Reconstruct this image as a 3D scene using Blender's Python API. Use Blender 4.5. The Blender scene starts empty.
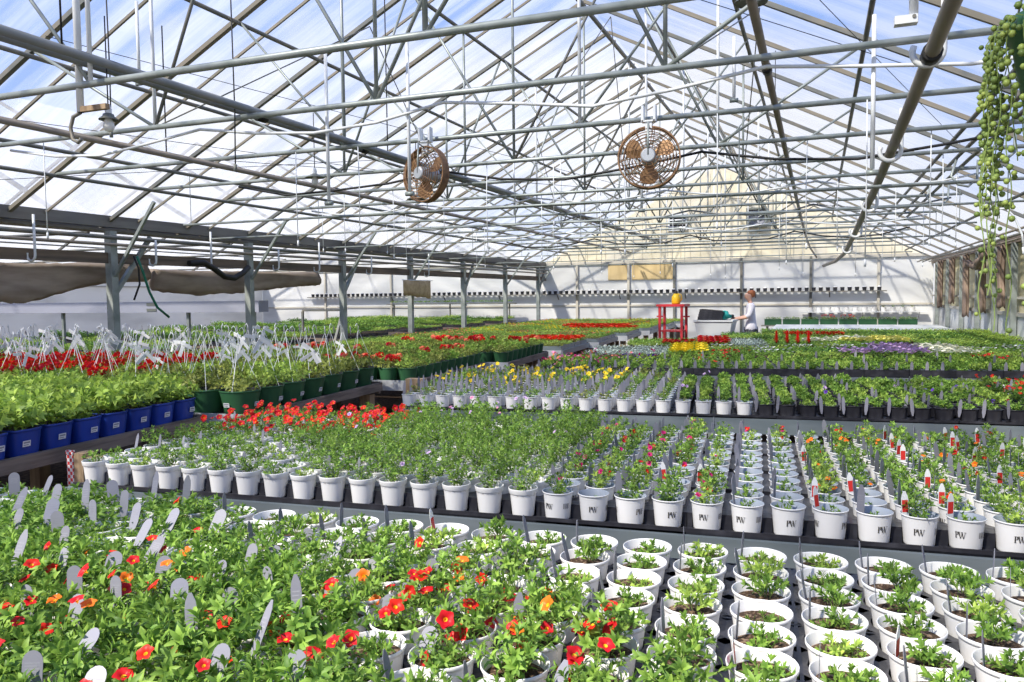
import bpy, math, random
from mathutils import Vector, Matrix, Euler
R = random.Random(7)
sc = bpy.context.scene
COL = sc.collection
PI = math.pi

# ------------------------------------------------------------------ materials
def srgb(r, g, b):
    f = lambda c: (c / 255 / 12.92) if c / 255 <= .04045 else ((c / 255 + .055) / 1.055) ** 2.4
    return (f(r), f(g), f(b), 1)

def mat(name, col, rough=.6, metal=0, noise=None, trans=0, spec=.3, island=0, objrand=0, bump=0):
    """principled material; noise=(scale, colour2, lo, hi) mixes a second colour with a noise pattern;
    trans adds a translucent share; island/objrand vary brightness per leaf / per object"""
    m = bpy.data.materials.new(name); m.use_nodes = True
    nt = m.node_tree; N = nt.nodes; L = nt.links
    b = N['Principled BSDF']; out = N['Material Output']
    b.inputs['Base Color'].default_value = col
    b.inputs['Roughness'].default_value = rough
    b.inputs['Metallic'].default_value = metal
    b.inputs['Specular IOR Level'].default_value = spec
    src = None
    if noise:
        tc = N.new('ShaderNodeTexCoord'); nz = N.new('ShaderNodeTexNoise'); cr = N.new('ShaderNodeMapRange'); mx = N.new('ShaderNodeMix')
        mx.data_type = 'RGBA'
        mp = N.new('ShaderNodeMapping')
        s = noise[0]
        mp.inputs['Scale'].default_value = s if isinstance(s, tuple) else (s, s, s)
        L.new(tc.outputs['Object'], mp.inputs['Vector']); L.new(mp.outputs['Vector'], nz.inputs['Vector'])
        nz.inputs['Scale'].default_value = 1; nz.inputs['Detail'].default_value = 4
        L.new(nz.outputs['Fac'], cr.inputs['Value'])
        cr.inputs['From Min'].default_value = noise[2]; cr.inputs['From Max'].default_value = noise[3]
        L.new(cr.outputs['Result'], mx.inputs['Factor'])
        mx.inputs[6].default_value = col; mx.inputs[7].default_value = noise[1]
        src = mx.outputs[2]
        if bump:
            bp = N.new('ShaderNodeBump'); bp.inputs['Strength'].default_value = bump; bp.inputs['Distance'].default_value = .01
            L.new(nz.outputs['Fac'], bp.inputs['Height']); L.new(bp.outputs['Normal'], b.inputs['Normal'])
    if island or objrand:
        hs = N.new('ShaderNodeHueSaturation')
        if src: L.new(src, hs.inputs['Color'])
        else: hs.inputs['Color'].default_value = col
        val = None
        if island:
            g = N.new('ShaderNodeNewGeometry'); mr = N.new('ShaderNodeMapRange')
            L.new(g.outputs['Random Per Island'], mr.inputs['Value'])
            mr.inputs['To Min'].default_value = 1 - island; mr.inputs['To Max'].default_value = 1 + island
            val = mr.outputs['Result']
            mh = N.new('ShaderNodeMapRange'); L.new(g.outputs['Random Per Island'], mh.inputs['Value'])
            mh.inputs['To Min'].default_value = .515; mh.inputs['To Max'].default_value = .482
            L.new(mh.outputs['Result'], hs.inputs['Hue'])
        if objrand:
            oi = N.new('ShaderNodeObjectInfo'); mo = N.new('ShaderNodeMapRange')
            L.new(oi.outputs['Random'], mo.inputs['Value'])
            mo.inputs['To Min'].default_value = 1 - objrand; mo.inputs['To Max'].default_value = 1 + objrand
            if val:
                mm = N.new('ShaderNodeMath'); mm.operation = 'MULTIPLY'
                L.new(val, mm.inputs[0]); L.new(mo.outputs['Result'], mm.inputs[1]); val = mm.outputs[0]
            else: val = mo.outputs['Result']
        L.new(val, hs.inputs['Value'])
        src = hs.outputs['Color']
    if src: L.new(src, b.inputs['Base Color'])
    if trans:
        t = N.new('ShaderNodeBsdfTranslucent'); ms = N.new('ShaderNodeMixShader')
        if src: L.new(src, t.inputs['Color'])
        else: t.inputs['Color'].default_value = col
        ms.inputs[0].default_value = trans
        L.new(b.outputs[0], ms.inputs[1]); L.new(t.outputs[0], ms.inputs[2]); L.new(ms.outputs[0], out.inputs['Surface'])
    return m

M = {}
M['leaf'] = mat('leaf_green', (.22, .38, .065, 1), .5, trans=.35, island=.45, objrand=.15)
M['leaf_deep'] = mat('leaf_deep_green', (.14, .29, .055, 1), .5, trans=.33, island=.45, objrand=.18)
M['leaf_lime'] = mat('leaf_lime', (.37, .53, .10, 1), .5, trans=.35, island=.4, objrand=.12)
M['leaf_olive'] = mat('leaf_olive', (.26, .31, .07, 1), .5, trans=.35, island=.45, objrand=.2)
M['leaf_silver'] = mat('leaf_silver', (.42, .50, .42, 1), .7, trans=.2, island=.25)
M['leaf_dark'] = mat('leaf_purple', (.05, .02, .03, 1), .5, trans=.2, island=.4)
M['pearl'] = mat('pearl_leaf', (.25, .34, .08, 1), .35, trans=.15, island=.4)
M['stem'] = mat('stem', (.22, .30, .08, 1), .6)
M['soil'] = mat('potting_soil', (.055, .032, .018, 1), .95, noise=(90, (.32, .22, .14, 1), .5, .68), bump=.8)
M['pot_white'] = mat('white_pot_plastic', (.80, .79, .77, 1), .38, spec=.4, objrand=.05)
M['pot_inner'] = mat('grey_pot_inside', (.30, .34, .40, 1), .5, objrand=.12)
M['pot_green'] = mat('green_basket_plastic', (.035, .115, .05, 1), .38, spec=.4, objrand=.15)
M['pot_blue'] = mat('blue_pot_plastic', (.022, .06, .36, 1), .35, spec=.45, objrand=.15)
M['black'] = mat('black_tray_plastic', (.022, .022, .028, 1), .35, spec=.5, noise=(14, (.05, .05, .06, 1), .45, .75))
M['logo'] = mat('dark_print', (.045, .04, .035, 1), .6)
M['sticker'] = mat('white_sticker', (.78, .78, .78, 1), .5)
M['tag'] = mat('plastic_tag', (.31, .31, .36, 1), .4, trans=.25, objrand=.2)
M['tag_white'] = mat('white_tag', (.86, .86, .86, 1), .4, trans=.2)
M['tag_red'] = mat('red_tag_print', (.60, .035, .03, 1), .45)
M['tag_text'] = mat('tag_text_print', (.30, .30, .34, 1), .5)
M['steel'] = mat('galvanised_pipe', (.31, .34, .325, 1), .42, .25, noise=((6, 6, 6), (.20, .23, .21, 1), .4, .7))
M['steel_dark'] = mat('weathered_pipe', (.15, .155, .145, 1), .55, .2, noise=((5, 5, 5), (.25, .22, .17, 1), .45, .75))
M['steel_tan'] = mat('aged_aluminium_bar', (.24, .21, .165, 1), .6, .1, noise=((3, 3, 3), (.18, .17, .13, 1), .4, .7))
M['pipe_grey'] = mat('painted_heating_pipe', (.20, .215, .215, 1), .4, .2, noise=((4, 4, 4), (.29, .29, .28, 1), .45, .75))
M['pipe_brown'] = mat('weathered_brown_pipe', (.23, .20, .165, 1), .5, .1, noise=((4, 4, 4), (.30, .26, .20, 1), .4, .75))
M['white_pipe'] = mat('white_painted_metal', (.72, .74, .74, 1), .4, 0, noise=(5, (.55, .57, .57, 1), .5, .8))
M['rail'] = mat('galvanised_rail', (.19, .23, .245, 1), .4, .35, noise=((2, 2, 9), (.26, .30, .32, 1), .4, .7))
M['rail_bright'] = mat('bright_aluminium', (.68, .70, .72, 1), .35, .4)
M['wood'] = mat('weathered_bench_board', (.24, .19, .15, 1), .75, noise=((3, 3, 40), (.14, .11, .085, 1), .4, .65), bump=.3)
M['wood_post'] = mat('timber_post', (.36, .26, .16, 1), .75, noise=((25, 25, 2), (.22, .15, .09, 1), .4, .65), bump=.3)
M['wood_gutter'] = mat('gutter_board', (.20, .15, .11, 1), .8, noise=((20, 1, 20), (.10, .085, .07, 1), .4, .65))
M['gutter'] = mat('valley_gutter', (.20, .19, .17, 1), .6, .1, noise=((9, 1, 9), (.11, .10, .09, 1), .4, .7))
M['mulch'] = mat('wood_chip_floor', (.16, .10, .06, 1), .95, noise=(22, (.05, .03, .02, 1), .42, .62), bump=1)
M['cloth'] = mat('brown_shade_cloth', (.47, .40, .34, 1), .9, noise=((2, 2, 9), (.28, .23, .19, 1), .35, .7), trans=.25)
M['curtain'] = mat('rolled_curtain', (.27, .20, .15, 1), .9, noise=((7, 7, 2), (.14, .10, .08, 1), .35, .7))
M['duct'] = mat('pale_grey_panel', (.33, .34, .40, 1), .5)
M['rust'] = mat('rusty_wire', (.27, .155, .08, 1), .6, .3, noise=(20, (.14, .08, .045, 1), .4, .7))
M['blade'] = mat('fan_blade', (.34, .20, .10, 1), .5, .3, noise=(9, (.22, .12, .06, 1), .4, .7))
M['motor'] = mat('fan_motor', (.42, .44, .46, 1), .4, .4)
M['lamp_dark'] = mat('dark_enamel_shade', (.16, .17, .15, 1), .5)
M['bulb'] = mat('bulb_glass', (.75, .75, .72, 1), .15)
M['black_rubber'] = mat('black_rubber', (.018, .018, .018, 1), .5)
M['hose'] = mat('green_hose', (.02, .16, .09, 1), .4)
M['red_paint'] = mat('red_paint', (.52, .04, .05, 1), .4)
M['yellow'] = mat('yellow_plastic', (.80, .50, .02, 1), .4)
M['teal'] = mat('teal_plastic', (.05, .50, .42, 1), .4, trans=.2)
M['bin'] = mat('pale_grey_bin', (.60, .62, .63, 1), .4)
M['skin'] = mat('skin', (.62, .36, .26, 1), .5)
M['hair'] = mat('auburn_hair', (.30, .10, .035, 1), .5, noise=((30, 30, 8), (.18, .055, .02, 1), .4, .6))
M['shirt'] = mat('pale_check_shirt', (.72, .70, .74, 1), .8, noise=((90, 90, 90), (.42, .42, .50, 1), .52, .58))
M['trousers'] = mat('dark_trousers', (.07, .075, .09, 1), .8)
M['shoe'] = mat('shoe', (.05, .045, .04, 1), .6)
M['burlap'] = mat('burlap', (.50, .38, .22, 1), .9, noise=(12, (.38, .28, .15, 1), .4, .65))
M['bench_mesh'] = mat('pale_bench_top', (.60, .62, .61, 1), .55, noise=((1.5, 14, 1), (.48, .50, .49, 1), .45, .6))
M['check_red'] = None
FL = {}
def petal(name, c, rough=.45): FL[name] = mat('petal_' + name, c, rough, trans=.3, island=.18, objrand=.15)
petal('red', (.62, .02, .012, 1)); petal('scarlet', (.78, .045, .012, 1)); petal('orange', (.86, .20, .015, 1))
petal('magenta', (.62, .02, .16, 1)); petal('pink', (.80, .30, .48, 1)); petal('lilac', (.62, .42, .66, 1))
petal('yellow', (.90, .68, .03, 1)); petal('cream', (.88, .86, .68, 1)); petal('white', (.88, .88, .86, 1))
petal('violet', (.13, .05, .42, 1)); petal('salmon', (.85, .26, .14, 1)); petal('pale_yellow', (.86, .80, .22, 1))
petal('throat', (.92, .52, .02, 1)); petal('dark_eye', (.25, .02, .03, 1))

def checker_mat(name, c1, c2, s):
    m = bpy.data.materials.new(name); m.use_nodes = True; N = m.node_tree.nodes; L = m.node_tree.links
    tc = N.new('ShaderNodeTexCoord'); ch = N.new('ShaderNodeTexChecker'); ch.inputs['Scale'].default_value = s
    ch.inputs['Color1'].default_value = c1; ch.inputs['Color2'].default_value = c2
    L.new(tc.outputs['Object'], ch.inputs['Vector']); L.new(ch.outputs['Color'], N['Principled BSDF'].inputs['Base Color'])
    return m
M['check_red'] = checker_mat('red_white_check', (.7, .05, .05, 1), (.85, .83, .8, 1), 55)

def film_mat(name, tint, clear_lo, clear_hi, scale, lum=.9):
    """greenhouse film: part clear, part milky, in streaks that follow the slope"""
    m = bpy.data.materials.new(name); m.use_nodes = True; N = m.node_tree.nodes; L = m.node_tree.links
    N.remove(N['Principled BSDF']); out = N['Material Output']
    tc = N.new('ShaderNodeTexCoord'); mp = N.new('ShaderNodeMapping'); mp.inputs['Scale'].default_value = scale
    nz = N.new('ShaderNodeTexNoise'); nz.inputs['Scale'].default_value = 1; nz.inputs['Detail'].default_value = 5; nz.inputs['Roughness'].default_value = .6
    L.new(tc.outputs['Object'], mp.inputs['Vector']); L.new(mp.outputs['Vector'], nz.inputs['Vector'])
    mr = N.new('ShaderNodeMapRange'); mr.inputs['From Min'].default_value = .35; mr.inputs['From Max'].default_value = .65
    mr.inputs['To Min'].default_value = clear_lo; mr.inputs['To Max'].default_value = clear_hi
    L.new(nz.outputs['Fac'], mr.inputs['Value'])
    tr = N.new('ShaderNodeBsdfTransparent'); tr.inputs['Color'].default_value = (.97, .985, 1, 1)
    tl = N.new('ShaderNodeBsdfTranslucent'); tl.inputs['Color'].default_value = tint
    df = N.new('ShaderNodeBsdfDiffuse'); df.inputs['Color'].default_value = tint
    m1 = N.new('ShaderNodeMixShader'); m1.inputs[0].default_value = .35
    L.new(tl.outputs[0], m1.inputs[1]); L.new(df.outputs[0], m1.inputs[2])
    m2 = N.new('ShaderNodeMixShader'); L.new(mr.outputs['Result'], m2.inputs[0])
    L.new(m1.outputs[0], m2.inputs[1]); L.new(tr.outputs[0], m2.inputs[2]); L.new(m2.outputs[0], out.inputs['Surface'])
    return m
M['film'] = film_mat('roof_film', (.93, .93, .93, 1), .50, .88, (.22, 3.2, .22))
M['film_wall'] = mat('white_wall_film', (.82, .82, .80, 1), .5, noise=((.6, .6, 2.5), (.66, .66, .64, 1), .45, .75), trans=.35)
M['gable'] = mat('cream_gable_panel', (.86, .79, .60, 1), .6, noise=((1.2, 1.2, .5), (.80, .76, .66, 1), .4, .7), trans=.25)
M['cream'] = mat('cream_side_panel', (.66, .60, .38, 1), .6, noise=((2, 1.2, .6), (.56, .52, .36, 1), .4, .7), trans=.25)
M['kneewall'] = mat('grey_white_knee_wall', (.58, .60, .60, 1), .6, noise=((2, 2, 2), (.46, .48, .48, 1), .45, .75))
M['batten'] = mat('wall_batten', (.50, .47, .40, 1), .7)
M['tanpanel'] = mat('tan_board', (.60, .46, .24, 1), .7, noise=((8, 8, 1), (.50, .37, .18, 1), .4, .7))

# ------------------------------------------------------------------ mesh builder
class MB:
    def __init__(s): s.v = []; s.f = []; s.m = []; s.sm = []
    def add(s, vs, fs, mi=0, smooth=False, mtx=None):
        b = len(s.v)
        s.v += [tuple(mtx @ Vector(p)) for p in vs] if mtx else [tuple(p) for p in vs]
        for f in fs: s.f.append([b + i for i in f]); s.m.append(mi); s.sm.append(smooth)
        return s
    def box(s, c, d, mi=0, rot=None):
        x, y, z = d[0] / 2, d[1] / 2, d[2] / 2
        vs = [(-x, -y, -z), (x, -y, -z), (x, y, -z), (-x, y, -z), (-x, -y, z), (x, -y, z), (x, y, z), (-x, y, z)]
        mt = Matrix.Translation(c) @ (rot.to_matrix().to_4x4() if rot else Matrix())
        return s.add(vs, [(0, 3, 2, 1), (4, 5, 6, 7), (0, 1, 5, 4), (1, 2, 6, 5), (2, 3, 7, 6), (3, 0, 4, 7)], mi, False, mt)
    def bar(s, a, b, w, h, mi=0, up=(0, 0, 1)):
        """rectangular bar from a to b"""
        a = Vector(a); b = Vector(b); d = (b - a).normalized(); u = Vector(up)
        if abs(d.dot(u)) > .98: u = Vector((0, 1, 0))
        sd = d.cross(u).normalized(); u = sd.cross(d)
        vs = [p + sd * (w / 2 * i) + u * (h / 2 * j) for p in (a, b) for i, j in ((-1, -1), (1, -1), (1, 1), (-1, 1))]
        return s.add(vs, [(0, 1, 2, 3), (7, 6, 5, 4), (0, 4, 5, 1), (1, 5, 6, 2), (2, 6, 7, 3), (3, 7, 4, 0)], mi)
    def tube(s, pts, r, n=8, mi=0, cap=True):
        pts = [Vector(p) for p in pts]; k = len(pts); b = len(s.v)
        rs = r if isinstance(r, (list, tuple)) else [r] * k
        ref = None
        for i, p in enumerate(pts):
            d = (pts[min(i + 1, k - 1)] - pts[max(i - 1, 0)])
            d = d.normalized() if d.length > 1e-9 else Vector((0, 0, 1))
            if ref is None: ref = Vector((0, 0, 1)) if abs(d.z) < .9 else Vector((1, 0, 0))
            sd = d.cross(ref)
            if sd.length < 1e-5: sd = d.orthogonal()
            sd.normalize(); u = sd.cross(d); ref = u
            for j in range(n):
                a = 2 * PI * j / n; s.v.append(tuple(p + (sd * math.cos(a) + u * math.sin(a)) * rs[i]))
        for i in range(k - 1):
            for j in range(n):
                s.f.append([b + i * n + j, b + i * n + (j + 1) % n, b + (i + 1) * n + (j + 1) % n, b + (i + 1) * n + j]); s.m.append(mi); s.sm.append(n > 4)
        if cap:
            s.f.append([b + j for j in range(n)][::-1]); s.m.append(mi); s.sm.append(False)
            s.f.append([b + (k - 1) * n + j for j in range(n)]); s.m.append(mi); s.sm.append(False)
        return s
    def lathe(s, prof, n=20, mi=0, mtx=None, mis=None, sq=0):
        """prof = [(r, z)]; sq squares the section off (0 = round)"""
        b = len(s.v)
        for r, z in prof:
            for j in range(n):
                a = 2 * PI * j / n; k = 1
                if sq:
                    c, sn = abs(math.cos(a)), abs(math.sin(a)); k = 1 + sq * (1 / max(c, sn) - 1)
                p = Vector((r * k * math.cos(a), r * k * math.sin(a), z))
                s.v.append(tuple(mtx @ p) if mtx else tuple(p))
        for i in range(len(prof) - 1):
            for j in range(n):
                s.f.append([b + i * n + j, b + i * n + (j + 1) % n, b + (i + 1) * n + (j + 1) % n, b + (i + 1) * n + j])
                s.m.append(mis[i] if mis else mi); s.sm.append(True)
        return s
    def disc(s, r, z, n=20, mi=0, up=True):
        vs = [(r * math.cos(2 * PI * j / n), r * math.sin(2 * PI * j / n), z) for j in range(n)]
        return s.add(vs, [list(range(n)) if up else list(range(n))[::-1]], mi)
    def leaf(s, b, d, up, L, W, droop=.25, mi=0, fine=True):
        d = d.normalized(); sd = d.cross(up)
        if sd.length < 1e-4: sd = d.orthogonal()
        sd.normalize(); u = sd.cross(d)
        if fine:
            p1 = b + d * (L * .38) + u * (L * .05); p2 = b + d * (L * .74) - u * (L * droop * .3); t = b + d * (L * .98) - u * (L * droop)
            k = u * (W * .16)
            s.add([b, p1 - sd * (W * .5) + k, p1, p1 + sd * (W * .5) + k, p2 - sd * (W * .38) + k, p2, p2 + sd * (W * .38) + k, t],
                  [(0, 2, 1), (0, 3, 2), (1, 2, 5, 4), (2, 3, 6, 5), (4, 5, 7), (5, 6, 7)], mi, True)
        else:
            m = b + d * (L * .5) + u * (L * .04); t = b + d * L - u * (L * droop)
            s.add([b, m + sd * (W * .5), t, m - sd * (W * .5)], [(0, 1, 2, 3)], mi, True)
    def mesh(s, name, mats):
        me = bpy.data.meshes.new(name); me.from_pydata(s.v, [], s.f)
        for m in (mats if isinstance(mats, (list, tuple)) else [mats]): me.materials.append(m)
        me.polygons.foreach_set('material_index', s.m); me.polygons.foreach_set('use_smooth', s.sm)
        me.update(); return me
    def build(s, name, mats, parent=None, loc=(0, 0, 0), rz=0): return obj(name, s.mesh(name, mats), parent, loc, rz)

def obj(name, me, parent=None, loc=(0, 0, 0), rz=0, sc_=1, rot=None):
    o = bpy.data.objects.new(name, me); COL.objects.link(o)
    o.location = loc
    if rot: o.rotation_euler = rot
    elif rz: o.rotation_euler = (0, 0, rz)
    if sc_ != 1: o.scale = (sc_, sc_, sc_) if not isinstance(sc_, tuple) else sc_
    if parent: o.parent = parent
    return o
def tag(o, label, cat, group=None):
    o['label'] = label; o['category'] = cat
    if group: o['group'] = group
    return o
def thing(name, label, cat, loc=(0, 0, 0), rz=0, group=None, sc_=1):
    return tag(obj(name, None, None, loc, rz, sc_), label, cat, group)
def struct(o, label=None):
    o['kind'] = 'structure'
    if label: o['label'] = label
    return o
_o1 = 'zeroth first second third fourth fifth sixth seventh eighth ninth tenth eleventh twelfth thirteenth fourteenth fifteenth sixteenth seventeenth eighteenth nineteenth'.split()
_t = {2: ('twentieth', 'twenty'), 3: ('thirtieth', 'thirty'), 4: ('fortieth', 'forty'), 5: ('fiftieth', 'fifty'), 6: ('sixtieth', 'sixty'), 7: ('seventieth', 'seventy'), 8: ('eightieth', 'eighty'), 9: ('ninetieth', 'ninety')}
def nth(i):
    if i < 20: return _o1[i]
    if i >= 100: return 'hundred-and-' + nth(i - 100) if i > 100 else 'hundredth'
    return _t[i // 10][0] if i % 10 == 0 else _t[i // 10][1] + '-' + _o1[i % 10]

class Frame:
    """a bench's own ground plan: x along its front edge, y away from it"""
    def __init__(s, x, y, a): s.o = Vector((x, y)); s.a = math.radians(a); s.c, s.s = math.cos(s.a), math.sin(s.a)
    def p(s, x, y, z=0): return Vector((s.o.x + x * s.c - y * s.s, s.o.y + x * s.s + y * s.c, z))

# ------------------------------------------------------------------ camera (what it can see is used to leave out pots outside the frame)
CAM = Vector((0, 0, 1.65)); YAW, PITCH, ROLL, FPX = math.radians(21.264), math.radians(3.31), math.radians(-.68), 787.0
fw0 = Vector((-math.sin(YAW), math.cos(YAW), 0)); rt0 = Vector((math.cos(YAW), math.sin(YAW), 0)); up0 = Vector((0, 0, 1))
fw = fw0 * math.cos(PITCH) - up0 * math.sin(PITCH); u2 = up0 * math.cos(PITCH) + fw0 * math.sin(PITCH)
rt = rt0 * math.cos(ROLL) + u2 * math.sin(ROLL); up = u2 * math.cos(ROLL) - rt0 * math.sin(ROLL)
cd = bpy.data.cameras.new('camera'); cam = bpy.data.objects.new('camera', cd); COL.objects.link(cam)
mw = Matrix((rt, up, -fw)).transposed().to_4x4(); mw.translation = CAM; cam.matrix_world = mw
cd.sensor_width = 36; cd.lens = FPX / 1024 * 36; cd.clip_start = .05; cd.clip_end = 400
sc.camera = cam
def inview(p, m=30):
    d = Vector(p) - CAM; z = d.dot(fw)
    if z < .2: return False
    x = 512 + FPX * d.dot(rt) / z; y = 341 - FPX * d.dot(up) / z
    k = m * max(1, 2.0 / z)
    return -k < x < 1024 + k and -k < y < 682 + k

# ------------------------------------------------------------------ plants
def bush(name, seed, h, r, nst, per, L, W, m, fine=True, z0=0, base=.02, upright=.5, tipn=5, droop=.25, stems=True):
    """a bushy plant: stems fan out from the soil, leaves set along each stem with a tuft at its tip"""
    q = random.Random(seed); b = MB()
    for i in range(nst):
        az = 2 * PI * (i * .618 + q.uniform(-.06, .06)); ln = math.sqrt((i + .5) / nst)
        out = Vector((math.cos(az), math.sin(az), 0)); hh = h * q.uniform(.72, 1.08) * (1 - .38 * ln * ln); rr = r * ln * q.uniform(.85, 1.1)
        p0 = out * (base * ln * q.uniform(.5, 1)) + Vector((0, 0, z0))
        P = lambda t: p0 + out * (rr * t ** 1.15) + Vector((0, 0, hh * (1 - (1 - t) ** 1.35)))
        if stems: b.tube([P(0), P(.5), P(1)], .0011, 3, 1, False)
        for j in range(per):
            t = .12 + .85 * (j + q.random()) / per
            pp = P(t); dd = (P(min(1, t + .05)) - P(t - .05)).normalized()
            a = j * 2.4 + q.uniform(-.5, .5)
            o1 = dd.orthogonal().normalized(); o2 = dd.cross(o1)
            ld = (o1 * math.cos(a) + o2 * math.sin(a)) + dd * upright * q.uniform(.6, 1.4) + Vector((0, 0, .25))
            k = q.uniform(.7, 1.15) * (1.0 - .25 * t)
            b.leaf(pp, ld, dd, L * k, W * k, droop * q.uniform(.3, 1.6), 0, fine)
        tp = P(1); dd = (P(1) - P(.85)).normalized(); o1 = dd.orthogonal().normalized(); o2 = dd.cross(o1)
        for j in range(tipn):
            a = j * 2 * PI / tipn + q.uniform(-.4, .4)
            ld = (o1 * math.cos(a) + o2 * math.sin(a)) * q.uniform(.5, .9) + dd
            b.leaf(tp, ld, dd, L * q.uniform(.6, .9), W * q.uniform(.6, .85), droop, 0, fine)
    return b.mesh(name, [m, M['stem']])

def flower_mesh(name, r, pet, eye, n=5, cup=.35, seg=2, notch=.12):
    """funnel-shaped open blossom with n broad petals and a throat; opens along +z"""
    b = MB(); k = n * (2 * seg)
    c = []; 
    for ring, (rr, zz) in enumerate(((.0, -r * .55), (.22 * r, -r * .12), (.62 * r, r * cup * .35), (r, r * cup * .42))):
        for j in range(k):
            a = 2 * PI * j / k; w = 1
            if ring >= 2: w = 1 - notch * (1 if ring == 3 else .5) * (1 + math.cos(n * a)) 
            c.append((rr * w * math.cos(a), rr * w * math.sin(a), zz + (.05 * r * math.cos(n * a) if ring == 3 else 0)))
    fs = [[i * k + j, i * k + (j + 1) % k, (i + 1) * k + (j + 1) % k, (i + 1) * k + j] for i in range(3) for j in range(k)]
    b.add(c, fs, 0, True)
    for i in range(k): b.m[i] = 1
    return b.mesh(name, [pet, eye])
FM = {}
for nm, e in (('red', 'throat'), ('scarlet', 'throat'), ('orange', 'throat'), ('magenta', 'dark_eye'), ('pink', 'magenta'), ('lilac', 'violet'), ('yellow', 'throat'), ('violet', 'dark_eye'), ('white', 'pale_yellow'), ('salmon', 'throat')):
    FM[nm] = flower_mesh('flower', .0165, FL[nm], FL[e])
    FM[nm + '_small'] = flower_mesh('flower', .0125, FL[nm], FL[e], seg=1)

def blossom_ball(name, r, m, seed, n=10):
    """a geranium head: many small petals packed in a ball"""
    q = random.Random(seed); b = MB()
    for i in range(n * 3):
        a = i * 2.4; z = 1 - 1.4 * (i + .5) / (n * 3); rr = math.sqrt(max(0, 1 - z * z))
        d = Vector((rr * math.cos(a), rr * math.sin(a), z))
        b.leaf(d * r * .55, d + Vector((q.uniform(-.7, .7), q.uniform(-.7, .7), .1)), d, r * .8, r * .7, .2, 0, False)
    return b.mesh(name, [m])

# ------------------------------------------------------------------ pots, tags, trays
def pot_mesh(name, r, h, mats, n=20, lip=.008, taper=.76, band=False, sq=0, inner=1, wall=.0022, soilz=None):
    """r = rim radius, sits on z=0; mats[0] outside, mats[1] inside"""
    rb = r * taper; b = MB()
    re = r - .003
    pr = [(0, 0.002), (rb * .96, .0), (rb, .004)]
    side = lambda z, zt, rt_: rb + (rt_ - rb) * (z - .004) / (zt - .004)
    if band: pr += [(side(.008, h - lip * 2.6, re - .0035), .008), (side(h - lip * 2.9, h - lip * 2.6, re - .0035), h - lip * 2.9), (re - .0035, h - lip * 2.6), (re - .0008, h - lip * 2.55), (re, h - lip * 2.35), (r - .0003, h - lip * .6), (r, h - lip * .3)]
    else: pr += [(side(.008, h - lip, re - .001), .008), (side(h - lip * 1.4, h - lip, re - .001), h - lip * 1.4), (re - .001, h - lip), (re + .0012, h - lip * .95), (r - .0004, h - lip * .75), (r, h - lip * .5)]
    k = len(pr); pr += [(r, h - .001), (r - wall * .5, h), (r - wall, h - .0015), (r - wall - .0003, h - .004), (re - .001 - wall, h - lip * (2.8 if band else 1.3)), (rb + (re - rb) * .5 - wall, h * .5)]
    mis = [0] * (k + 1) + [1] * 3; mis = [0 if i < k + 1 else 1 for i in range(len(pr) - 1)]
    b.lathe(pr, n, 0, None, mis, sq)
    return b.mesh(name, mats)
def soil_mesh(name, r, z, n=16, sq=0, seed=1, rough=.004):
    q = random.Random(seed); b = MB(); vs = [(0, 0, z + rough)]; rings = 4
    for i in range(1, rings + 1):
        for j in range(n):
            a = 2 * PI * j / n; k = 1
            if sq: k = 1 + sq * (1 / max(abs(math.cos(a)), abs(math.sin(a))) - 1)
            rr = r * k * i / rings
            vs.append((rr * math.cos(a), rr * math.sin(a), z + (q.uniform(-rough, rough) if i < rings else -.001)))
    fs = [(0, 1 + j, 1 + (j + 1) % n) for j in range(n)]
    for i in range(rings - 1):
        for j in range(n): fs.append((1 + i * n + j, 1 + (i + 1) * n + j, 1 + (i + 1) * n + (j + 1) % n, 1 + i * n + (j + 1) % n))
    b.add(vs, fs, 0, True); return b.mesh(name, [M['soil']])

def tag_mesh(name, w, h, mats, stake=.05, kind='round', printed=None):
    """a plastic plant label: pointed stake below z=0, head above; printed=(material index, lo, hi) of a printed field"""
    pts = [(-w * .18, -stake), (w * .18, -stake), (w * .5, -stake * .25), (w * .5, h * .62)]
    if kind == 'round': pts += [(w * .5 * math.cos(a), h * .62 + h * .38 * math.sin(a)) for a in (.35, .75, 1.2, 1.57, 1.94, 2.4, 2.8)]
    elif kind == 'point': pts += [(w * .42, h * .80), (w * .14, h), (-w * .14, h), (-w * .42, h * .80)]
    else: pts += [(w * .5, h), (-w * .5, h)]
    pts += [(-w * .5, h * .62), (-w * .5, -stake * .25)]
    t = .0006; n = len(pts); b = MB()
    b.add([(x, -t, z) for x, z in pts] + [(x, t, z) for x, z in pts], [list(range(n)), list(range(2 * n - 1, n - 1, -1))] + [(i, i + n, (i + 1) % n + n, (i + 1) % n) for i in range(n)], 0)
    if printed:
        mi, lo, hi = printed
        for y in (-t - .0004, t + .0004):
            vs = [(-w * .42, y, h * lo), (w * .42, y, h * lo), (w * .42, y, h * hi), (-w * .42, y, h * hi)]
            b.add(vs, [(0, 1, 2, 3) if y < 0 else (3, 2, 1, 0)], mi)
    else:
        for k in range(4):
            for y in (-t - .0003, t + .0003):
                z = h * (.56 - .1 * k); x0 = -w * .36; x1 = w * (.36 - .12 * (k % 2))
                vs = [(x0, y, z), (x1, y, z), (x1, y, z + h * .025), (x0, y, z + h * .025)]
                b.add(vs, [(0, 1, 2, 3) if y < 0 else (3, 2, 1, 0)], 1)
    return b.mesh(name, mats)
T_round = tag_mesh('plant_tag', .038, .052, [M['tag'], M['tag_text']])
T_point = tag_mesh('plant_tag', .024, .085, [M['tag'], M['tag_text']], kind='point')
T_slim = tag_mesh('plant_tag', .016, .075, [M['tag'], M['tag_text']], kind='point')
T_red = tag_mesh('plant_tag', .022, .072, [M['tag_white'], M['tag_red']], kind='point', printed=(1, .05, .6))
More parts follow.
